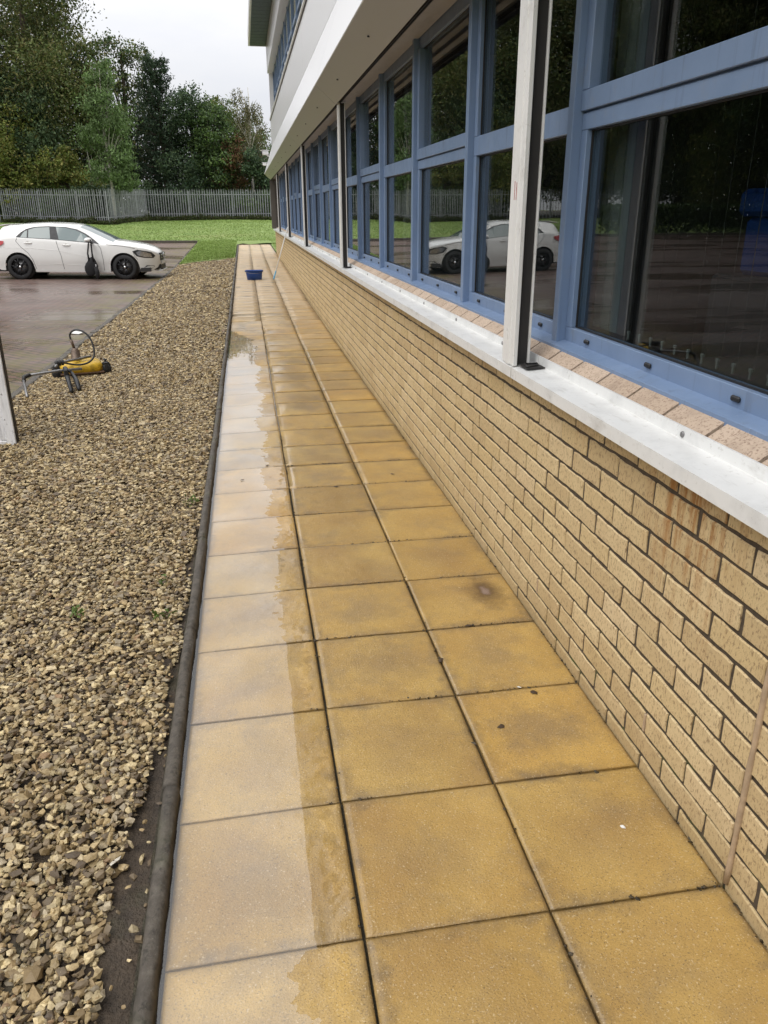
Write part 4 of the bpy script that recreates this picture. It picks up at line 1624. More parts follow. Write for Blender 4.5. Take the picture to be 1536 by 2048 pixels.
def build_car():
    X0, Y0 = -5.88, 20.6
    a = R(-4.0)
    car = empty('parked_car', (X0, Y0, cz(X0, Y0) + 0.003), a, 'white five door hatchback parked on the wet block paving', 'car')
    # side towards the camera is local -y; the tracing points were taken on the tyres, so shift by half the track
    off = Matrix.Rotation(a, 4, 'Z') @ Vector((0, 0.86, 0))
    car.location += off
    car.rotation_euler.y = 0.012
    car.scale = (0.965, 0.965, 0.96)
    xs = sorted(set([-0.73, -0.70, -0.66] + [-0.62 + 0.06 * i for i in range(70) if -0.62 + 0.06 * i < 3.57] + [3.5, 3.535, 3.56, 3.57]
                    + [c + RA * math.cos(math.pi * k / 14) for c in (0, WB) for k in range(15)]))
    xs2 = []
    for x in xs:
        if not xs2 or x - xs2[-1] > 0.012:
            xs2.append(x)
    xs = xs2
    KB, KG, KT = 12, 7, 6

    def section(x):
        zlo = interp(ZLO, x)
        for c in (0, WB):
            d = abs(x - c)
            if d < RA:
                zlo = max(zlo, 0.318 + math.sqrt(RA * RA - d * d))
        zs, zt = sinterp(ZSH, x), sinterp(ZTP, x)
        zr = max(zs + 0.012, zt - 0.055)
        pts = []
        for k in range(KB):
            z = zlo + (zs - zlo) * k / KB
            pts.append((car_yz(x, z), z))
        for k in range(KG):
            z = zs + (zr - zs) * k / KG
            pts.append((car_yz(x, z), z))
        ye = car_yz(x, zr)
        zt = max(zt, zr + 0.01)
        for k in range(KT + 1):
            t = k / KT
            pts.append((ye * (1 - t), zr + (zt - zr) * (1 - (1 - t) ** 2.4)))
        return pts
    secs = [section(x) for x in xs]
    nrow = len(secs[0])
    body, wind, rear = MB(), MB(), MB()
    vs = []
    for x, s in zip(xs, secs):
        for (y, z) in s:
            vs.append((x, -y, z))
    nb = len(vs)
    vs2 = vs + [(x, -y, z) for (x, y, z) in vs]
    fb, fw, fr = [], [], []
    for i in range(len(xs) - 1):
        xm = (xs[i] + xs[i + 1]) / 2
        for k in range(nrow - 1):
            for sgn in (0, nb):
                f = (sgn + i * nrow + k, sgn + (i + 1) * nrow + k, sgn + (i + 1) * nrow + k + 1, sgn + i * nrow + k + 1)
                if k >= KB + KG and 1.60 < xm < 2.44:
                    fw.append(f)
                elif k >= KB + KG and -0.64 < xm < -0.44:
                    fr.append(f)
                else:
                    fb.append(f)
    # nose and tail closed
    for i in (0, len(xs) - 1):
        ring = [i * nrow + k for k in range(nrow)]
        fb.append(tuple(ring + [nb + q for q in reversed(ring[:-1])]))
    body.add(vs2, fb, True)
    bo = body.build('body', MAT['carpaint'], car)
    wind.add([(x, y, z + 0.002) for x, y, z in vs2], fw, True)
    wind.build('windscreen', MAT['carglass'], car)
    rear.add([(x - 0.002, y, z + 0.002) for x, y, z in vs2], fr, True)
    rear.build('rear_window', MAT['carglass'], car)
    # floor of the body, dark
    MB().box((-0.62, -0.78, 0.20), (3.35, 0.78, 0.30)).build('underbody', MAT['dark'], car)
    for c in (0, WB):
        for s in (-1, 1):
            w = MB()
            w.lathe([(0.0, 0.0), (0.36, 0.0), (0.36, 0.22), (0.0, 0.22)], 24, 'y', (c, -0.80 if s < 0 else 0.58, 0.33))
            w.build('wheel_arch', MAT['dark'], car)

    def panel(name, poly, offs, mat, sides=(-1, 1), thick=0.0):
        for s in sides:
            m = MB()
            bm = bmesh.new()
            vv = [bm.verts.new((x, s * (car_yz(x, z) + offs), z)) for (x, z) in poly]
            f = bm.faces.new(vv)
            bmesh.ops.triangulate(bm, faces=[f])
            m.addbm(bm)
            m.build(name, mat, car)

    def dense(poly, n=6):
        out = []
        for i in range(len(poly)):
            a_, b_ = poly[i], poly[(i + 1) % len(poly)]
            for k in range(n):
                out.append((a_[0] + (b_[0] - a_[0]) * k / n, a_[1] + (b_[1] - a_[1]) * k / n))
        return out
    dlo = [(-0.03, 1.052), (0.35, 1.04), (0.875, 1.015), (1.35, 0.975), (1.76, 0.940), (2.10, 0.905), (2.0, 0.985), (1.88, 1.075), (1.74, 1.165), (1.53, 1.262), (1.245, 1.322), (0.82, 1.340), (0.476, 1.325), (0.248, 1.27), (0.10, 1.18)]
    panel('window_surround', dense(dlo, 3), 0.010, MAT['black'])
    panel('side_window', [(0.10, 1.060), (0.27, 1.055), (0.27, 1.235), (0.20, 1.205), (0.14, 1.13)], 0.018, MAT['carglass'])
    panel('side_window', dense([(0.305, 1.055), (0.86, 1.028), (0.83, 1.318), (0.48, 1.302), (0.305, 1.25)], 3), 0.018, MAT['carglass'])
    panel('side_window', dense([(1.075, 1.010), (1.73, 0.958), (1.80, 1.085), (1.70, 1.155), (1.50, 1.245), (1.24, 1.302), (0.995, 1.318)], 3), 0.018, MAT['carglass'])
    panel('headlight', dense([(2.93, 0.725), (3.06, 0.765), (3.28, 0.725), (3.40, 0.69), (3.47, 0.60), (3.42, 0.545), (3.22, 0.555), (3.03, 0.60)], 3), 0.006, MAT['black'])
    panel('headlight_lens', dense([(3.02, 0.70), (3.10, 0.735), (3.27, 0.70), (3.38, 0.655), (3.40, 0.57), (3.22, 0.575), (3.06, 0.63)], 3), 0.012, MAT['lamp'])
    panel('fog_grille', dense([(3.12, 0.245), (3.25, 0.36), (3.40, 0.355), (3.44, 0.335), (3.35, 0.26)], 3), 0.006, MAT['black'])
    panel('lower_intake', dense([(3.40, 0.235), (3.50, 0.30), (3.54, 0.38), (3.562, 0.38), (3.562, 0.275), (3.5, 0.235)], 3), 0.006, MAT['black'])
    panel('tail_light', dense([(-0.68, 0.98), (-0.50, 0.985), (-0.32, 0.965), (-0.34, 0.90), (-0.48, 0.83), (-0.69, 0.80)], 3), 0.03, MAT['red'])
    panel('side_skirt', dense([(0.39, 0.20), (2.31, 0.185), (2.31, 0.235), (0.39, 0.25)], 4), 0.010, MAT['carpaint'])

    def line(pts, name='panel_gap', rad=0.0055, mat='gap'):
        for s in (-1, 1):
            m = MB()
            sm = []
            for p, q in zip(pts, pts[1:]):
                for k in range(6):
                    x = p[0] + (q[0] - p[0]) * k / 6
                    z = p[1] + (q[1] - p[1]) * k / 6
                    sm.append((x, s * (car_yz(x, z) + 0.0005), z))
            x, z = pts[-1]
            sm.append((x, s * (car_yz(x, z) + 0.0005), z))
            m.tube(sm, rad, 5)
            m.build(name, MAT[mat], car)
    line([(0.02, 1.04), (-0.02, 0.97), (0.10, 0.82), (0.26, 0.68), (0.36, 0.52), (0.42, 0.27)])
    line([(1.0, 1.0), (1.03, 0.85), (1.10, 0.60), (1.13, 0.27)])
    line([(2.06, 0.89), (2.13, 0.80), (2.17, 0.5), (2.16, 0.22)])
    line([(2.28, 0.895), (2.7, 0.855), (3.0, 0.80)])
    line([(3.05, 0.52), (2.98, 0.60), (2.95, 0.72)])
    for (x, z) in ((0.19, 0.925), (1.16, 0.875)):
        for s in (-1, 1):
            y = car_yz(x, z)
            m = MB()
            m.tube([(x, s * (y - 0.005), z), (x + 0.03, s * (y + 0.022), z), (x + 0.17, s * (y + 0.022), z - 0.003), (x + 0.20, s * (y - 0.005), z - 0.003)], [0.012, 0.014, 0.014, 0.012], 8)
            m.build('door_handle', MAT['carpaint'], car)
            MB().lathe([(0.045, 0), (0.03, 0.004), (0, 0.005)], 14, 'y', (x + 0.09, s * (y + 0.001) - (0.002 if s > 0 else 0.003), z + 0.005)).build('handle_recess', MAT['carpaint'], car)
    # swage line standing proud
    for pts in ([(-0.35, 0.80), (0.3, 0.80), (1.0, 0.74), (1.6, 0.62), (1.95, 0.53)], [(0.45, 0.36), (1.0, 0.40), (1.6, 0.37), (2.1, 0.30)]):
        line(pts, 'swage_line', 0.0045, 'carpaint')
    # mirrors
    for s in (-1, 1):
        m = MB()
        bm = bmesh.new()
        bmesh.ops.create_icosphere(bm, subdivisions=3, radius=1)
        for v in bm.verts:
            v.co = Vector((1.86 + v.co.x * 0.09 + 0.02 * v.co.y * s, s * (1.005 + v.co.y * 0.105), 1.005 + v.co.z * 0.068 * (1.0 if v.co.z > 0 else 0.8)))
        m.addbm(bm, True)
        mi = m.build('wing_mirror', MAT['carpaint'], car)
        MB().tube([(1.93, s * 0.87, 0.93), (1.90, s * 0.95, 0.955)], 0.025, 8).build('mirror_arm', MAT['black'], mi)
        MB().box((1.80, s * 0.93 if s > 0 else -1.10, 0.956), (1.93, 1.10 if s > 0 else -0.93, 0.972), 0.004).build('mirror_base', MAT['black'], mi)
    # grille with slats and emblem, plate
    gr = MB()
    gr.box((3.50, -0.36, 0.47), (3.578, 0.36, 0.67), 0.01)
    g = gr.build('grille', MAT['black'], car)
    for z in (0.525, 0.60):
        MB().box((3.579, -0.35, z), (3.59, 0.35, z + 0.022), 0.004).build('grille_bar', MAT['chrome'], g)
    em = MB()
    em.tube([(3.60, 0.09 * math.cos(2 * math.pi * k / 24), 0.572 + 0.09 * math.sin(2 * math.pi * k / 24)) for k in range(25)], 0.009, 6)
    for k in range(3):
        an = math.pi / 2 + k * 2 * math.pi / 3
        em.tube([(3.60, 0, 0.572), (3.60, 0.085 * math.cos(an), 0.572 + 0.085 * math.sin(an))], [0.014, 0.004], 6)
    em.build('emblem', MAT['chrome'], g)
    MB().box((3.575, -0.26, 0.385), (3.60, 0.26, 0.465), 0.004).build('number_plate', MAT['paper'], car)
    MB().box((3.44, -0.42, 0.205), (3.60, 0.42, 0.232), 0.006).build('splitter', MAT['carpaint'], car)
    MB().box((3.54, -0.36, 0.25), (3.574, 0.36, 0.36)).build('front_intake', MAT['black'], car)
    # spoiler
    sp = MB()
    sp.prism([(-0.56, 1.325), (-0.30, 1.365), (-0.28, 1.385), (-0.50, 1.355), (-0.565, 1.335)], -0.56, 0.56)
    sp.build('roof_spoiler', MAT['carpaint'], car)
    # wheels
    ty = MB()
    ty.lathe([(0.225, -0.10), (0.285, -0.105), (0.308, -0.09), (0.318, -0.06), (0.318, 0.06), (0.308, 0.09), (0.285, 0.105), (0.225, 0.10)], 40, 'y')
    tme = ty.mesh('tyre', MAT['tyre'])
    rm = MB()
    rm.lathe([(0.228, -0.095), (0.222, -0.100), (0.212, -0.088), (0.20, -0.05), (0.20, 0.08)], 40, 'y')
    for k in range(5):
        for d in (-0.11, 0.11):
            an = 2 * math.pi * k / 5 + math.pi / 2
            p0 = Vector((0.045 * math.cos(an + d * 2.5), -0.075, 0.045 * math.sin(an + d * 2.5)))
            pm = Vector((0.13 * math.cos(an + d * 1.0), -0.090, 0.13 * math.sin(an + d * 1.0)))
            p1 = Vector((0.215 * math.cos(an + d * 2.2), -0.088, 0.215 * math.sin(an + d * 2.2)))
            rm.tube([p0, pm, p1], [0.018, 0.013, 0.015], 6)
    rm.lathe([(0.06, -0.06), (0.058, -0.085), (0.0, -0.09)], 20, 'y')
    rme = rm.mesh('rim', MAT['rim'])
    dme = MB().lathe([(0.0, -0.03), (0.15, -0.03), (0.15, -0.015), (0.0, -0.015)], 24, 'y').mesh('brake_disc', MAT['steel'])
    hme = MB().lathe([(0.034, -0.086), (0.032, -0.094), (0.0, -0.096)], 16, 'y').mesh('hub_cap', MAT['chrome'])
    for c in (0, WB):
        for s in (-1, 1):
            w = empty('wheel', (c, s * 0.775, 0.318), 0 if s < 0 else math.pi, None, None, None, car)
            w.rotation_euler.y = 0.3 if c else 0.9
            inst('tyre', tme, parent=w)
            inst('rim', rme, parent=w)
            inst('brake_disc', dme, parent=w)
            inst('hub_cap', hme, parent=w)
    # bag hung on the near mirror
    bpy.context.view_layer.update()
    mw = car.matrix_world
    p = mw @ Vector((1.90, -1.03, 0.98))
    bag = empty('shoulder_bag', (p.x, p.y, p.z - 0.81), a, 'black shoulder bag hanging by its strap from the car mirror', 'bag')
    b = MB()
    bm = bmesh.new()
    bmesh.ops.create_icosphere(bm, subdivisions=3, radius=1)
    for v in bm.verts:
        z = v.co.z
        wd = 0.17 * (1.0 - 0.45 * max(0, z))
        v.co = Vector((v.co.x * wd - 0.03 + 0.04 * z, v.co.y * 0.07, z * 0.24 + 0.20)) * (1 + 0.04 * noise.noise(v.co * 3))
    b.addbm(bm, True)
    b.build('pouch', MAT['fabric'], bag)
    zt = 0.80
    for (x0, x1, y) in ((-0.06, -0.02, -0.03), (0.05, 0.045, -0.04)):
        st = MB()
        st.tube([(x0, y, 0.33), (x0 - 0.01, y - 0.01, 0.52), (x1, y, zt - 0.04)], [0.026, 0.02, 0.02], 6)
        st.build('strap', MAT['fabric'], bag)
    lp = MB()
    lp.tube([(-0.02, -0.03, zt - 0.05), (0.0, -0.02, zt + 0.045), (0.02, 0.0, zt + 0.06), (0.04, -0.02, zt + 0.045), (0.045, -0.04, zt - 0.05)], 0.012, 6)
    lp.build('strap_loop', MAT['fabric'], bag)
    MB().tube([(0.09, -0.05, 0.20), (0.11, -0.05, 0.05), (0.10, -0.06, -0.10)], [0.045, 0.055, 0.045], 10).build('side_pocket', MAT['fabric'], bag)
    MB().tube([(0.10, -0.055, 0.26), (0.095, -0.055, 0.10)], [0.018, 0.022], 10).build('buckle', MAT['steel'], bag)


build_car()


# ------------------------------------------------------------------ palisade fence
def build_fence():
    H = 1.82
    runs = [
        ((-40.0, 63.0), (-14.0, 50.0), 'long run of palisade fence beyond the car park, left of frame'),
        ((-14.0, 50.0), (-7.45, 46.2), 'palisade fence run standing behind the white car'),
        ((-7.45, 46.2), (-6.25, 53.0), 'short palisade run seen edge on beside the slim pale trunk'),
        ((-6.25, 53.0), (4.6, 53.0), 'palisade fence across the back of the lawn'),
    ]
    # a pale: shallow W section with a splayed pointed head
    pm = MB()
    w = 0.029
    zz = [0.0, H - 0.10, H]
    prof = [(-w, 0.010), (-w * 0.55, -0.004), (0, 0.008), (w * 0.55, -0.004), (w, 0.010)]
    vs = []
    for z in zz[:2]:
        vs += [(x, y, z) for x, y in prof]
    vs += [(x * 0.35, y - 0.025, H) for x, y in prof]
    n = 5
    fs = [(j * n + i, j * n + i + 1, (j + 1) * n + i + 1, (j + 1) * n + i) for j in range(2) for i in range(4)]
    pm.add(vs, fs)
    pme = pm.mesh('pale', MAT['galv'])
    sol = pme
    for ri, (a, b, lab) in enumerate(runs):
        a, b = Vector(a), Vector(b)
        d = b - a
        L = d.length
        ang = math.atan2(d.y, d.x)
        za, zb = lz(a.y), lz(b.y)
        f = empty('palisade_fence', (a.x, a.y, 0), ang, lab, 'fence', 'palisade fence runs')
        step = 0.152 if ri else 0.30
        k = 0
        s = 0.08
        while s < L:
            z = za + (zb - za) * s / L - 0.02
            inst('pale', pme, (s, -0.03, z + 0.04), (random.uniform(-0.012, 0.012), random.uniform(-0.012, 0.012), 0), f, (1, 1, random.uniform(0.985, 1.015)))
            s += step
        for h in (0.38, 1.52):
            m = MB()
            t = 0.022
            vs = [(0, 0, za + h - t), (L, 0, zb + h - t), (L, 0, zb + h + t), (0, 0, za + h + t), (0, 0.03, za + h - t), (L, 0.03, zb + h - t), (L, 0.03, zb + h + t), (0, 0.03, za + h + t)]
            m.add(vs, [(0, 1, 2, 3), (4, 7, 6, 5), (3, 2, 6, 7), (0, 4, 5, 1)])
            m.build('rail', MAT['galv'], f)
        s = 0.0
        while s <= L + 0.01:
            z = za + (zb - za) * s / L
            MB().box((s - 0.03, 0.0305, z - 0.1), (s + 0.03, 0.10, z + 1.72)).build('post', MAT['galv'], f)
            s += 2.72


build_fence()


# ------------------------------------------------------------------ trees
def leaf_cloud(P, size, cols, aspect=0.55, up=0.35, droop=0.0):
    n = len(P)
    d = RNG.normal(size=(n, 3))
    d[:, 2] -= droop
    d /= np.linalg.norm(d, axis=1)[:, None]
    nv = RNG.normal(size=(n, 3))
    nv[:, 2] += up * 3
    s = np.cross(d, nv)
    s /= np.linalg.norm(s, axis=1)[:, None] + 1e-9
    L = size[:, None]
    v0 = P - d * L * 0.5
    v2 = P + d * L * 0.5
    v1 = P + s * L * 0.5 * aspect + d * L * 0.08
    v3 = P - s * L * 0.5 * aspect + d * L * 0.08
    V = np.stack([v0, v1, v2, v3], 1).reshape(-1, 3)
    Fc = np.arange(n * 4).reshape(n, 4)
    return V, Fc, np.repeat(cols, 4, axis=0)


def crown_points(blobs, n, clumps=26, sig=0.2, hollow=0.45):
    vol = np.array([b[3] * b[4] * b[5] for b in blobs]) ** 0.75
    cnt = np.maximum(50, (n * vol / vol.sum()).astype(int))
    P, shade, tips = [], [], []
    for b, c in zip(blobs, cnt):
        ctr = np.array(b[:3])
        rad = np.array(b[3:6])
        m = max(8, int(clumps * (vol.max() and (rad.prod() ** 0.75) / vol.max()) + 8))
        u = RNG.normal(size=(m, 3))
        u /= np.linalg.norm(u, axis=1)[:, None]
        r = hollow + (1.0 - hollow) * RNG.random(m) ** 0.6
        cc = u * r[:, None] * rad
        tn = RNG.uniform(0.62, 1.3, m)
        which = RNG.integers(0, m, c)
        sg = sig * rad.mean() * RNG.uniform(0.6, 1.3, m)
        g = RNG.normal(size=(c, 3)) * sg[which][:, None]
        g[:, 2] *= 0.75
        P.append(ctr + cc[which] + g)
        shade.append(tn[which])
        tips += [ctr + q for q in cc[: max(4, m // 3)]]
    return np.concatenate(P), np.concatenate(shade), tips


def tree(name, label, base, blobs, n, size, pal, trunk=0.2, trunkmat='bark', clumps=26, sig=0.2, hollow=0.45, droop=0.0, aspect=0.55, group='trees beyond the fence', limbs=True, th=None):
    e = empty(name, base, RNG.uniform(0, 0.01), label, 'tree' if 'shrub' not in name else 'shrub', group)
    P, sh, tips = crown_points(blobs, n, clumps, sig, hollow)
    ok = P[:, 2] > 0.15
    P, sh = P[ok], sh[ok]
    pal = np.array(pal)
    c = pal[RNG.integers(0, len(pal), len(P))] * 1.7 * sh[:, None] * RNG.uniform(0.9, 1.1, (len(P), 1))
    sz = size * RNG.uniform(0.6, 1.35, len(P))
    V, Fc, col = leaf_cloud(P, sz, np.clip(c, 0.003, 1), aspect, 0.35, droop)
    inst('crown', np_mesh('crown', V, Fc, MAT['leaf'], col), parent=e)
    if trunk:
        top = max(b[2] + 0.4 * b[5] for b in blobs) if th is None else th
        m = MB()
        pts = [(0.06 * math.sin(q * 1.3) * q * 0.3, 0.05 * math.cos(q * 1.7) * q * 0.3, top * q / 6 - 0.2) for q in range(7)]
        m.tube(pts, [trunk * (1.15 - 0.15 * q) for q in range(7)], 8)
        if limbs:
            for t in tips[:34]:
                t = Vector(t)
                s = max(0.12, min(0.85, (t.z * 0.55) / top))
                a = Vector((pts[0][0], pts[0][1], top * s))
                mid = a.lerp(t, 0.5) + Vector((0, 0, 0.12 * (t - a).length))
                r = trunk * 0.32
                m.tube([a, mid, t], [r, r * 0.6, r * 0.15], 5, True, False)
        m.build('trunk', MAT[trunkmat], e)
    return e


OLIVE = [(0.058, 0.074, 0.022), (0.072, 0.082, 0.026), (0.048, 0.066, 0.02), (0.09, 0.083, 0.03)]
DARKG = [(0.035, 0.058, 0.026), (0.045, 0.07, 0.03), (0.055, 0.078, 0.036)]
MIDG = [(0.055, 0.09, 0.022), (0.07, 0.105, 0.028), (0.045, 0.078, 0.02)]
YELG = [(0.085, 0.105, 0.022), (0.105, 0.115, 0.025), (0.065, 0.09, 0.02), (0.12, 0.11, 0.03)]
LIGHT = [(0.075, 0.115, 0.04), (0.09, 0.135, 0.05), (0.065, 0.10, 0.035)]
PINE = [(0.022, 0.040, 0.022), (0.03, 0.05, 0.028), (0.038, 0.058, 0.03)]
RUST = [(0.10, 0.05, 0.028), (0.085, 0.06, 0.025), (0.12, 0.06, 0.035)]
BIRCHL = [(0.13, 0.125, 0.055), (0.105, 0.11, 0.045), (0.15, 0.13, 0.06)]


def blobs_col(h, w, k, lo=0.15, taper=0.5):
    out = []
    for i in range(k):
        f = lo + (1 - lo) * (i + 0.5) / k
        r = w * (1 - taper * abs(f - 0.45) / 0.55)
        for j in range(2 if r > 1.0 else 1):
            a = RNG.uniform(0, 6.28)
            out.append((math.cos(a) * r * 0.45, math.sin(a) * r * 0.45, h * f, r * RNG.uniform(0.6, 0.85), r * RNG.uniform(0.6, 0.85), h / k * RNG.uniform(0.75, 1.0)))
    return out


def build_trees():
    # big olive brown tree filling the upper left corner
    tree('broadleaf_tree', 'tallest olive brown tree filling the upper left corner', (-12.6, 56, 1.1), blobs_col(15.5, 4.6, 7, 0.14, 0.3), 46000, 0.185, OLIVE, 0.32, clumps=60, sig=0.2, hollow=0.2)
    tree('broadleaf_tree', 'dark bluish green tree below the olive tree at the left edge', (-15.2, 54.5, 1.0), blobs_col(9.9, 2.9, 5, 0.2, 0.4), 15000, 0.2, DARKG, 0.2, clumps=36, hollow=0.25)
    tree('broadleaf_tree', 'drooping grey green tree in front of the olive tree', (-12.6, 53.5, 1.0), blobs_col(7.4, 2.3, 4, 0.2, 0.4), 11000, 0.18, DARKG, 0.16, clumps=30, droop=0.8, hollow=0.25)
    tree('broadleaf_tree', 'yellowing green tree leaning over the fence behind the car', (-13.6, 52.2, 0.95), blobs_col(5.6, 2.6, 3, 0.25, 0.3), 11000, 0.17, YELG, 0.14, clumps=32, hollow=0.25)
    tree('broadleaf_tree', 'low yellow green tree arching over the fence left of the bare stems', (-10.5, 51.4, 1.0), [(-0.6, 0, 2.6, 1.5, 1.3, 1.3), (0.8, 0, 2.0, 1.3, 1.2, 1.1), (1.9, 0.2, 1.5, 0.9, 0.9, 0.8), (0.2, 0.2, 3.4, 1.0, 0.9, 0.8)], 10000, 0.15, YELG, 0.1, clumps=28, hollow=0.25)
    tree('broadleaf_tree', 'shaded brownish tree right of the olive tree', (-9.5, 57.5, 1.15), blobs_col(9.6, 2.3, 6, 0.12, 0.35), 15000, 0.2, OLIVE + DARKG, 0.2, clumps=32, hollow=0.2)
    tree('broadleaf_tree', 'tall dark tree standing behind the olive brown tree', (-14.8, 66, 1.2), blobs_col(15.0, 4.4, 6, 0.12, 0.3), 26000, 0.22, OLIVE + DARKG, 0.3, clumps=40, sig=0.22, hollow=0.15)
    # bare twiggy shrub
    e = empty('bare_shrub', (-9.0, 53.4, 1.0), 0, 'bare twiggy shrub with grey stems behind the fence', 'shrub', 'trees beyond the fence')
    m = MB()
    for i in range(22):
        a = RNG.uniform(0, 6.28)
        h = RNG.uniform(2.2, 4.2)
        s = RNG.uniform(0.2, 0.9)
        m.tube([(0.1 * math.cos(a), 0.1 * math.sin(a), 0), (s * 0.4 * math.cos(a), s * 0.4 * math.sin(a), h * 0.5), (s * math.cos(a + 0.3), s * math.sin(a + 0.3), h)], [0.035, 0.022, 0.008], 4, True, False)
    m.build('stems', MAT['birch'], e)
    # slim ash in front of the fence corner
    tree('ash_tree', 'slim light green tree with a pale trunk in front of the fence corner', (-7.35, 47.6, 0.95),
         [(0, 0, 7.6, 0.8, 0.7, 0.9), (-0.3, 0, 6.3, 1.0, 0.9, 0.9), (0.5, 0, 5.4, 1.1, 1.0, 0.9), (-0.4, 0, 4.5, 1.2, 1.0, 0.8), (0.7, 0, 3.6, 1.1, 1.0, 0.7), (0.1, 0, 2.7, 1.3, 1.0, 0.6), (0.9, 0.1, 2.2, 0.7, 0.7, 0.5)],
         12000, 0.17, LIGHT, 0.085, 'birch', clumps=28, sig=0.22, hollow=0.3, droop=0.9, aspect=0.4)
    # airy crown with sky gaps
    tree('broadleaf_tree', 'airy tree with sky showing through behind the slim ash', (-7.9, 62, 1.2), [(-0.2, 0, 10.7, 1.5, 1.3, 0.9), (1.1, 0, 10.2, 1.1, 1.0, 0.9), (-0.8, 0, 9.2, 1.2, 1.0, 0.8), (0.4, 0, 8.6, 1.3, 1.2, 0.9), (0.3, 0, 6.5, 1.6, 1.4, 1.4), (0, 0, 4.4, 1.8, 1.6, 1.4)], 8000, 0.2, DARKG + OLIVE, 0.14, clumps=26, sig=0.24, hollow=0.5)
    # pine
    e = empty('pine_tree', (-5.3, 58, 1.15), 0, 'dark pine with upswept branches left of the evergreen mass', 'tree', 'trees beyond the fence')
    m = MB()
    m.tube([(0, 0, -0.2), (0.05, 0, 4.0), (0, 0, 9.4)], [0.2, 0.13, 0.03], 8)
    PP, SS = [], []
    for lv in range(15):
        z = 2.2 + 7.0 * lv / 14
        rr = 2.3 * (1 - (z - 1.0) / 9.6) ** 0.8 + 0.25
        for k in range(8):
            a = lv * 0.9 + k * 6.283 / 8 + RNG.uniform(-0.3, 0.3)
            L = rr * RNG.uniform(0.65, 1.1)
            tip = Vector((math.cos(a) * L, math.sin(a) * L, z + 0.32 * L + 0.15))
            m.tube([(0, 0, z), tuple(Vector((math.cos(a) * L * 0.6, math.sin(a) * L * 0.6, z + 0.05))), tuple(tip)], [0.035, 0.025, 0.012], 4, True, False)
            q = 95
            t = RNG.uniform(0.25, 1.08, q)
            base = np.array([0, 0, z])[None] * (1 - t)[:, None] + np.array(tip)[None] * t[:, None]
            PP.append(base + RNG.normal(size=(q, 3)) * np.array([0.10, 0.10, 0.13]))
            SS.append(np.full(q, RNG.uniform(0.7, 1.3)))
    P, sh = np.concatenate(PP), np.concatenate(SS)
    c = np.array(PINE)[RNG.integers(0, 3, len(P))] * 1.3 * sh[:, None]
    V, Fc, col = leaf_cloud(P, RNG.uniform(0.16, 0.3, len(P)), c, 0.28, 0.1, -0.8)
    inst('crown', np_mesh('crown', V, Fc, MAT['leaf'], col), parent=e)
    m.build('trunk', MAT['bark'], e)
    tree('evergreen_tree', 'dark evergreen mass in the middle of the tree line', (-3.2, 57, 1.1), blobs_col(7.4, 2.4, 6, 0.04, 0.3), 19000, 0.17, PINE + DARKG, 0.2, clumps=40, hollow=0.2)
    tree('evergreen_tree', 'rounded green tree right of the dark evergreen', (-2.2, 56, 1.1), [(0, 0, 6.1, 1.3, 1.2, 1.1), (0.4, 0, 4.8, 1.6, 1.4, 1.2), (0.7, 0, 3.2, 1.6, 1.4, 1.2), (0.7, 0, 1.6, 1.5, 1.3, 1.1)], 14000, 0.17, MIDG + DARKG, 0.15, clumps=34, hollow=0.25)
    tree('broadleaf_tree', 'sunlit small tree top behind the rust coloured tree', (-1.6, 63, 1.2), [(0, 0, 7.1, 1.5, 1.3, 0.9), (0.9, 0, 6.2, 1.5, 1.4, 1.0), (0.4, 0, 4.6, 2.0, 1.6, 1.4), (0.2, 0, 2.4, 2.2, 1.6, 1.8)], 12000, 0.18, MIDG + YELG, 0.15, clumps=30, hollow=0.25)
    tree('broadleaf_tree', 'rust coloured autumn tree near the birch', (-0.7, 56, 1.1), [(0, 0, 4.4, 1.0, 0.9, 0.7), (0.4, 0, 3.4, 1.3, 1.1, 0.9), (-0.1, 0, 2.4, 1.1, 1.0, 0.8)], 9000, 0.14, RUST + OLIVE[:1], 0.1, clumps=28, hollow=0.25)
    # birch
    e = empty('birch_tree', (0.55, 58, 1.1), 0, 'pale birch with white limbs and thin hanging foliage', 'tree', 'trees beyond the fence')
    m = MB()
    m.tube([(0, 0, -0.2), (0.05, 0, 2.4), (0.0, 0, 4.3), (0.15, 0, 6.4), (0.1, 0, 8.2)], [0.13, 0.10, 0.075, 0.05, 0.015], 8)
    PP, SS = [], []
    for k in range(30):
        a = RNG.uniform(0, 6.283)
        z0 = RNG.uniform(2.6, 6.6)
        L = RNG.uniform(0.9, 2.0) * (1.15 - 0.08 * z0)
        tip = Vector((math.cos(a) * L, math.sin(a) * L, z0 + RNG.uniform(0.8, 2.0)))
        m.tube([(0.05, 0, z0), tuple(Vector((tip.x * 0.45, tip.y * 0.45, z0 + (tip.z - z0) * 0.6))), tuple(tip)], [0.04, 0.026, 0.01], 5, True, False)
        for w in range(7):
            t = RNG.uniform(0.45, 1.05)
            p = np.array([tip.x * t, tip.y * t, z0 + (tip.z - z0) * t])
            hang = RNG.uniform(0.5, 1.5)
            q = 30
            u = RNG.random(q)
            pts = p[None] + np.stack([RNG.normal(0, 0.09, q) + 0.12 * u * math.cos(a), RNG.normal(0, 0.09, q) + 0.12 * u * math.sin(a), -u * hang], -1)
            PP.append(pts)
            SS.append(np.full(q, RNG.uniform(0.7, 1.25)))
    P, sh = np.concatenate(PP), np.concatenate(SS)
    c = np.array(BIRCHL)[RNG.integers(0, 3, len(P))] * sh[:, None]
    V, Fc, col = leaf_cloud(P, RNG.uniform(0.07, 0.14, len(P)), c, 0.6, 0.1, 1.2)
    inst('crown', np_mesh('crown', V, Fc, MAT['leaf'], col), parent=e)
    m.build('trunk', MAT['birch'], e)
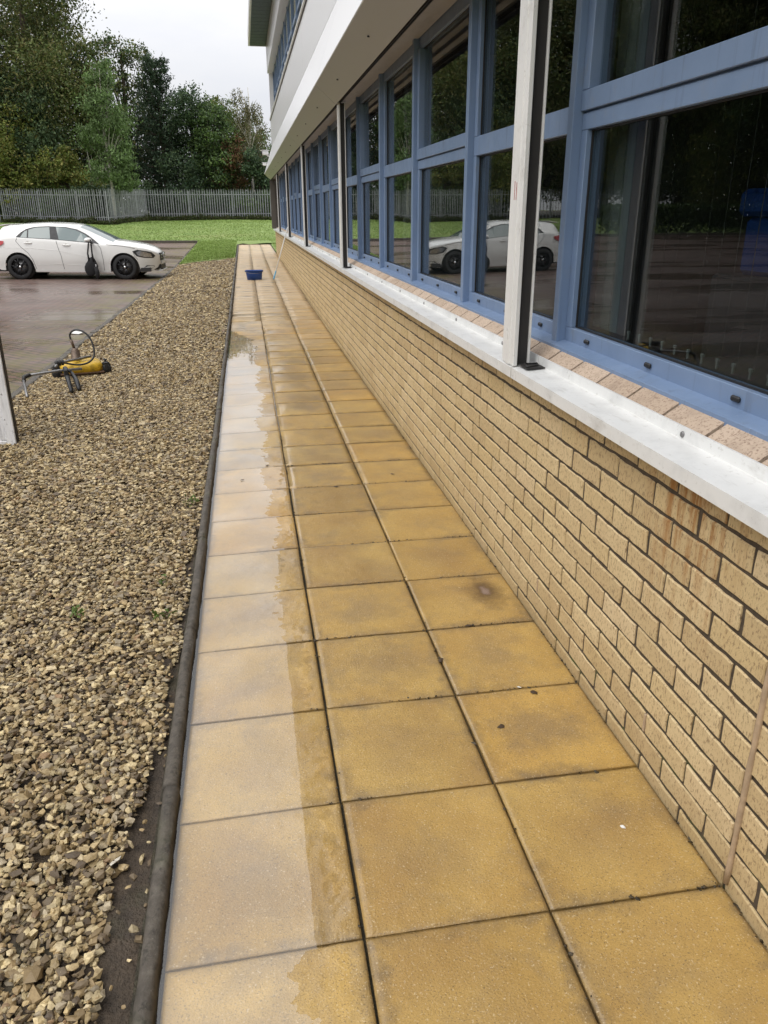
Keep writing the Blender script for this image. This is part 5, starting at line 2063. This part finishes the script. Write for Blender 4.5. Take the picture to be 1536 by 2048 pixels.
    tree('broadleaf_tree', 'dark ivy covered tree against the building corner', (1.1, 55.5, 1.1), blobs_col(3.9, 1.5, 3, 0.1, 0.3), 10000, 0.15, DARKG + PINE, 0.14, clumps=28, hollow=0.2)
    tree('broadleaf_tree', 'olive green tree behind the birch', (0.9, 64, 1.2), blobs_col(6.2, 2.2, 4, 0.06, 0.35), 12000, 0.18, OLIVE + MIDG, 0.16, clumps=32, hollow=0.2)
    tree('evergreen_tree', 'dense dark tree filling the gap behind the pine', (-6.2, 64, 1.2), blobs_col(7.6, 2.6, 5, 0.05, 0.3), 13000, 0.2, DARKG + PINE, 0.2, clumps=34, hollow=0.2)
    tree('evergreen_tree', 'dense dark tree behind the bare twiggy shrub', (-9.6, 62, 1.2), blobs_col(7.6, 2.5, 5, 0.05, 0.3), 13000, 0.2, DARKG, 0.2, clumps=34, hollow=0.2)
    tree('broadleaf_tree', 'green tree behind the gable hidden by the office', (4.8, 58, 1.1), blobs_col(6.5, 2.2, 4, 0.1, 0.4), 4000, 0.24, MIDG, 0.16, clumps=24)
    # undergrowth right behind the pales
    spots = [(-13.6, 52.0, 1.7, 2.5, DARKG, 'dark shrub behind the pales at the left edge'), (-11.6, 51.0, 1.5, 2.1, MIDG, 'green shrub behind the pales above the car roof'),
             (-9.6, 49.8, 1.4, 2.2, DARKG, 'dark shrub behind the pales above the car windscreen'), (-8.2, 50.0, 1.1, 2.4, PINE, 'blackish shrub behind the fence corner'),
             (-5.3, 54.6, 1.4, 2.3, PINE, 'blackish shrub behind the left end of the back fence'), (-3.3, 54.4, 1.5, 2.1, DARKG, 'dark shrub behind the back fence under the evergreen'),
             (-1.2, 54.5, 1.5, 2.0, PINE, 'blackish shrub behind the back fence under the rust coloured tree'), (0.7, 54.2, 1.3, 1.7, MIDG, 'green shrub behind the back fence near the building corner'),
             (2.6, 54.6, 1.5, 1.9, DARKG, 'dark shrub behind the back fence hidden by the office'), (-6.9, 55.4, 1.3, 2.6, DARKG, 'dark shrub behind the short edge on fence run')]
    for i, (x, y, w, h, pal, lab) in enumerate(spots):
        tree('undergrowth_shrub', lab, (x, y, lz(y)), [(0, 0, h * 0.22, w, w * 0.6, h * 0.3), (w * 0.4, 0, h * 0.55, w * 0.75, w * 0.5, h * 0.38), (-w * 0.5, 0, h * 0.5, w * 0.75, w * 0.5, h * 0.38)], 5200, 0.14, pal, 0.03, clumps=24, sig=0.26, hollow=0.15, group='shrubs behind the fence', limbs=False)
    # more of the wood to the left, mirrored in the windows
    src = [o for o in C.objects if o.name.startswith(('broadleaf_tree', 'evergreen_tree')) and o.parent is None][:7]
    spots = [(-18.5, 57, 0), (-21.5, 55.5, 3), (-24.0, 60, 0), (-27.5, 58, 1), (-31, 64, 0), (-20, 65, 0), (-35, 62, 5), (-29, 68, 0), (-26, 56.4, 4), (-33, 59.5, 3), (-17.5, 63, 5),
             (-30.5, 50, 0), (-29.5, 44, 1), (-31.5, 38, 0), (-30, 32, 5), (-32, 26, 0), (-30, 20, 1), (-33, 14, 0), (-28.6, 35, 3), (-28.8, 47, 3), (-28.5, 28, 2), (-37, 45, 0), (-38, 30, 0), (-36, 53, 0), (-26, 65, 0), (-33, 55.5, 6), (-29.5, 56, 6), (-32, 47, 6), (-35, 40, 6), (-34, 33, 6), (-22.5, 60, 6), (-42, 60, 0)]
    for i, (x, y, k) in enumerate(spots):
        o = copy_tree(src[k])
        o.location = (x, y, lz(y) if y > 50 else 0.0)
        o.rotation_euler.z = 1.1 * i + 0.4
        s = RNG.uniform(0.95, 1.2) * (1.15 if i > 10 else 1.0)
        o.scale = (s, s, s)
        o['label'] = 'tree of the wood left of frame, seen only mirrored in the windows'
        o['group'] = 'wood left of the picture'
    # clipped hedge along the far side of the car park, also seen in the glass
    hd = empty('hedge', (-25.6, 26, 0.0), 0, 'clipped hedge along the far side of the car park, mirrored in the windows', 'hedge')
    n = 26000
    P = np.stack([RNG.uniform(-0.5, 0.5, n), RNG.uniform(-22, 22, n), 0.25 + 1.45 * RNG.random(n) ** 0.5], -1)
    V, Fc, col = leaf_cloud(P, RNG.uniform(0.14, 0.26, n), np.array(MIDG)[RNG.integers(0, 3, n)] * RNG.uniform(0.7, 1.3, (n, 1)))
    inst('foliage', np_mesh('foliage', V, Fc, MAT['leaf'], col), parent=hd)
    st = MB()
    for k in range(44):
        st.tube([(0, -21.8 + k, -0.1), (0.05, -21.7 + k, 0.9)], [0.03, 0.015], 5)
    st.build('stems', MAT['bark'], hd)
    h2 = empty('hedge', (-20.5, 38.2, 0.1), math.pi / 2, 'short hedge across the end of the car park, mirrored in the windows', 'hedge')
    n = 9000
    P = np.stack([RNG.uniform(-0.5, 0.5, n), RNG.uniform(-5, 5, n), 0.2 + 1.5 * RNG.random(n) ** 0.5], -1)
    V, Fc, col = leaf_cloud(P, RNG.uniform(0.14, 0.26, n), np.array(MIDG)[RNG.integers(0, 3, n)] * RNG.uniform(0.7, 1.3, (n, 1)))
    inst('foliage', np_mesh('foliage', V, Fc, MAT['leaf'], col), parent=h2)
    # dark woodland floor behind the fence
    pts = [(-60, 74), (-40, 63.3), (-14.0, 50.3), (-7.6, 46.55), (-6.5, 53.25), (6, 53.25), (6, 110), (-60, 110)]
    m = MB()
    m.add([(x, y, lz(y) + 0.07) for x, y in pts], [tuple(range(len(pts)))])
    tag(m.build('woodland_floor', MAT['soil']), 'dark leaf littered ground under the trees behind the fence', 'ground', kind='structure')
    m = MB()
    m.add([(-70, -20, -0.02), (-26.3, -20, -0.02), (-26.3, 56.2, 0.3), (-70, 76, 0.3)], [(0, 1, 2, 3)])
    tag(m.build('woodland_floor', MAT['soil']), 'dark ground under the wood left of the car park', 'ground', kind='structure')


build_trees()


# ------------------------------------------------------------------ grass
def build_grass():
    n = 46000
    P = []
    x = RNG.uniform(-15, 3.5, n)
    y = 37.6 + 15.2 * RNG.random(n) ** 1.3
    z = np.array([lz(b) + 0.05 * noise.noise((a * 0.3, b * 0.3, 2)) for a, b in zip(x, y)])
    P.append(np.stack([x, y, z], -1))
    m = 16000
    x = RNG.uniform(-2.3, -0.56, m)
    y = RNG.uniform(25.4, 37.5, m)
    edge = np.clip(np.minimum((x + 2.34) / 0.25, (-0.53 - x) / 0.25), 0, 1)
    z = np.array([sz(a, b) for a, b in zip(x, y)]) + 0.012 + 0.05 * edge
    P.append(np.stack([x, y, z], -1))
    m = 4000
    x = RNG.uniform(0.95, 4, m)
    y = RNG.uniform(28.5, 37.4, m)
    P.append(np.stack([x, y, 0.0085 * (y - 9) + 0.05], -1))
    P = np.concatenate(P)
    n = len(P)
    a = RNG.uniform(0, 6.283, n)
    h = RNG.uniform(0.015, 0.04, n)
    w = RNG.uniform(0.012, 0.03, n)
    d = np.stack([np.cos(a), np.sin(a), 0 * a], -1)
    lean = np.stack([RNG.normal(0, 0.03, n), RNG.normal(0, 0.03, n), h], -1)
    V = np.stack([P - d * w[:, None], P + d * w[:, None], P + lean], 1).reshape(-1, 3)
    pal = np.array([(0.18, 0.27, 0.06), (0.23, 0.32, 0.08), (0.28, 0.36, 0.11), (0.14, 0.21, 0.045)])
    c = np.repeat(pal[RNG.integers(0, 4, n)] * RNG.uniform(0.8, 1.2, (n, 1)), 3, axis=0)
    o = inst('grass', np_mesh('grass', V, np.arange(n * 3).reshape(n, 3), MAT['grass'], c))
    tag(o, 'short green grass blades over the lawn', 'grass', kind='stuff')
    PP = []
    for (a, b, q) in (((-14, 49.75), (-7.5, 46.0), 5200), ((-7.3, 46.0), (-6.05, 52.8), 3000), ((-6.1, 52.75), (4.6, 52.75), 7000)):
        t = RNG.random(q)
        hgt = np.array([0.18 + 0.22 * max(0, noise.noise((v * 9, a[0], 0))) + 0.25 * max(0, noise.noise((v * 31, a[1], 2))) for v in t])
        x = a[0] + (b[0] - a[0]) * t + RNG.normal(0, 0.12, q)
        y = a[1] + (b[1] - a[1]) * t + RNG.normal(0, 0.12, q)
        PP.append(np.stack([x, y, np.array([lz(v) for v in y]) + 0.02 + RNG.random(q) * hgt], -1))
    PP = np.concatenate(PP)
    q = len(PP)
    pal = np.array([(0.05, 0.075, 0.02), (0.075, 0.09, 0.028), (0.07, 0.06, 0.03), (0.035, 0.05, 0.018)])
    V, Fc, col = leaf_cloud(PP, RNG.uniform(0.06, 0.13, q), pal[RNG.integers(0, 4, q)] * RNG.uniform(0.7, 1.2, (q, 1)))
    o = inst('verge_weeds', np_mesh('verge_weeds', V, Fc, MAT['leaf'], col))
    tag(o, 'ragged weeds along the foot of the palisade fence', 'weeds', kind='stuff')
    # crumbs of soil in and beside the nearest slab joints
    q = 1500
    which = RNG.random(q)
    yy = RNG.uniform(-0.6, 4.5, q)
    lx = np.where(which < 0.3, 0.0, np.where(which < 0.6, 0.45, 0.895))
    x1 = lx + RNG.normal(0, 0.006, q)
    row = RNG.integers(0, 9, q) * 0.45
    xr = RNG.uniform(-0.05, 0.89, q)
    cross = RNG.random(q) < 0.5
    X = np.where(cross, xr, x1)
    Y = np.where(cross, row + RNG.normal(0, 0.005, q), yy)
    keep = np.array([noise.noise((a * 5, b * 5, 1.0)) > 0.02 for a, b in zip(X, Y)])
    X, Y = X[keep], Y[keep]
    v, f, c = stone_field(np.stack([X, Y, np.full(len(X), 0.001)], -1), 0.0022 + 0.004 * RNG.random(len(X)) ** 3, np.tile(np.array([[0.03, 0.024, 0.014]]), (len(X), 1)) * RNG.uniform(0.6, 1.8, (len(X), 1)), 1)
    o = inst('joint_grit', np_mesh('joint_grit', v, f, MAT['stone'], c), parent=bpy.data.objects['path'])
    o['kind'] = 'stuff'
    # weeds and ragged growth along the foot of the fence and in the gravel
    k = 0
    for (x, y, s, lab) in ((-0.60, 1.63, 0.05, 'small green weed beside the edging in the bare soil'), (-0.95, 1.72, 0.04, 'tiny green sprout among the gravel near the camera'), (-0.57, 3.0, 0.05, 'low weed against the edging further along the gravel'), (-0.63, 1.95, 0.03, 'very small weed at the end of the bare soil patch')):
        q = 22
        P = np.stack([RNG.normal(0, s * 0.5, q), RNG.normal(0, s * 0.5, q), np.abs(RNG.normal(0.01, s * 0.3, q))], -1)
        V, Fc, col = leaf_cloud(P, RNG.uniform(0.4, 0.9, q) * s, np.tile(np.array([[0.11, 0.17, 0.04]]), (q, 1)) * RNG.uniform(0.7, 1.3, (q, 1)), 0.4, 0.2, -0.6)
        o = inst('weed', np_mesh('weed', V, Fc, MAT['leaf'], col), (x, y, 0.002))
        tag(o, lab, 'weed')


build_grass()
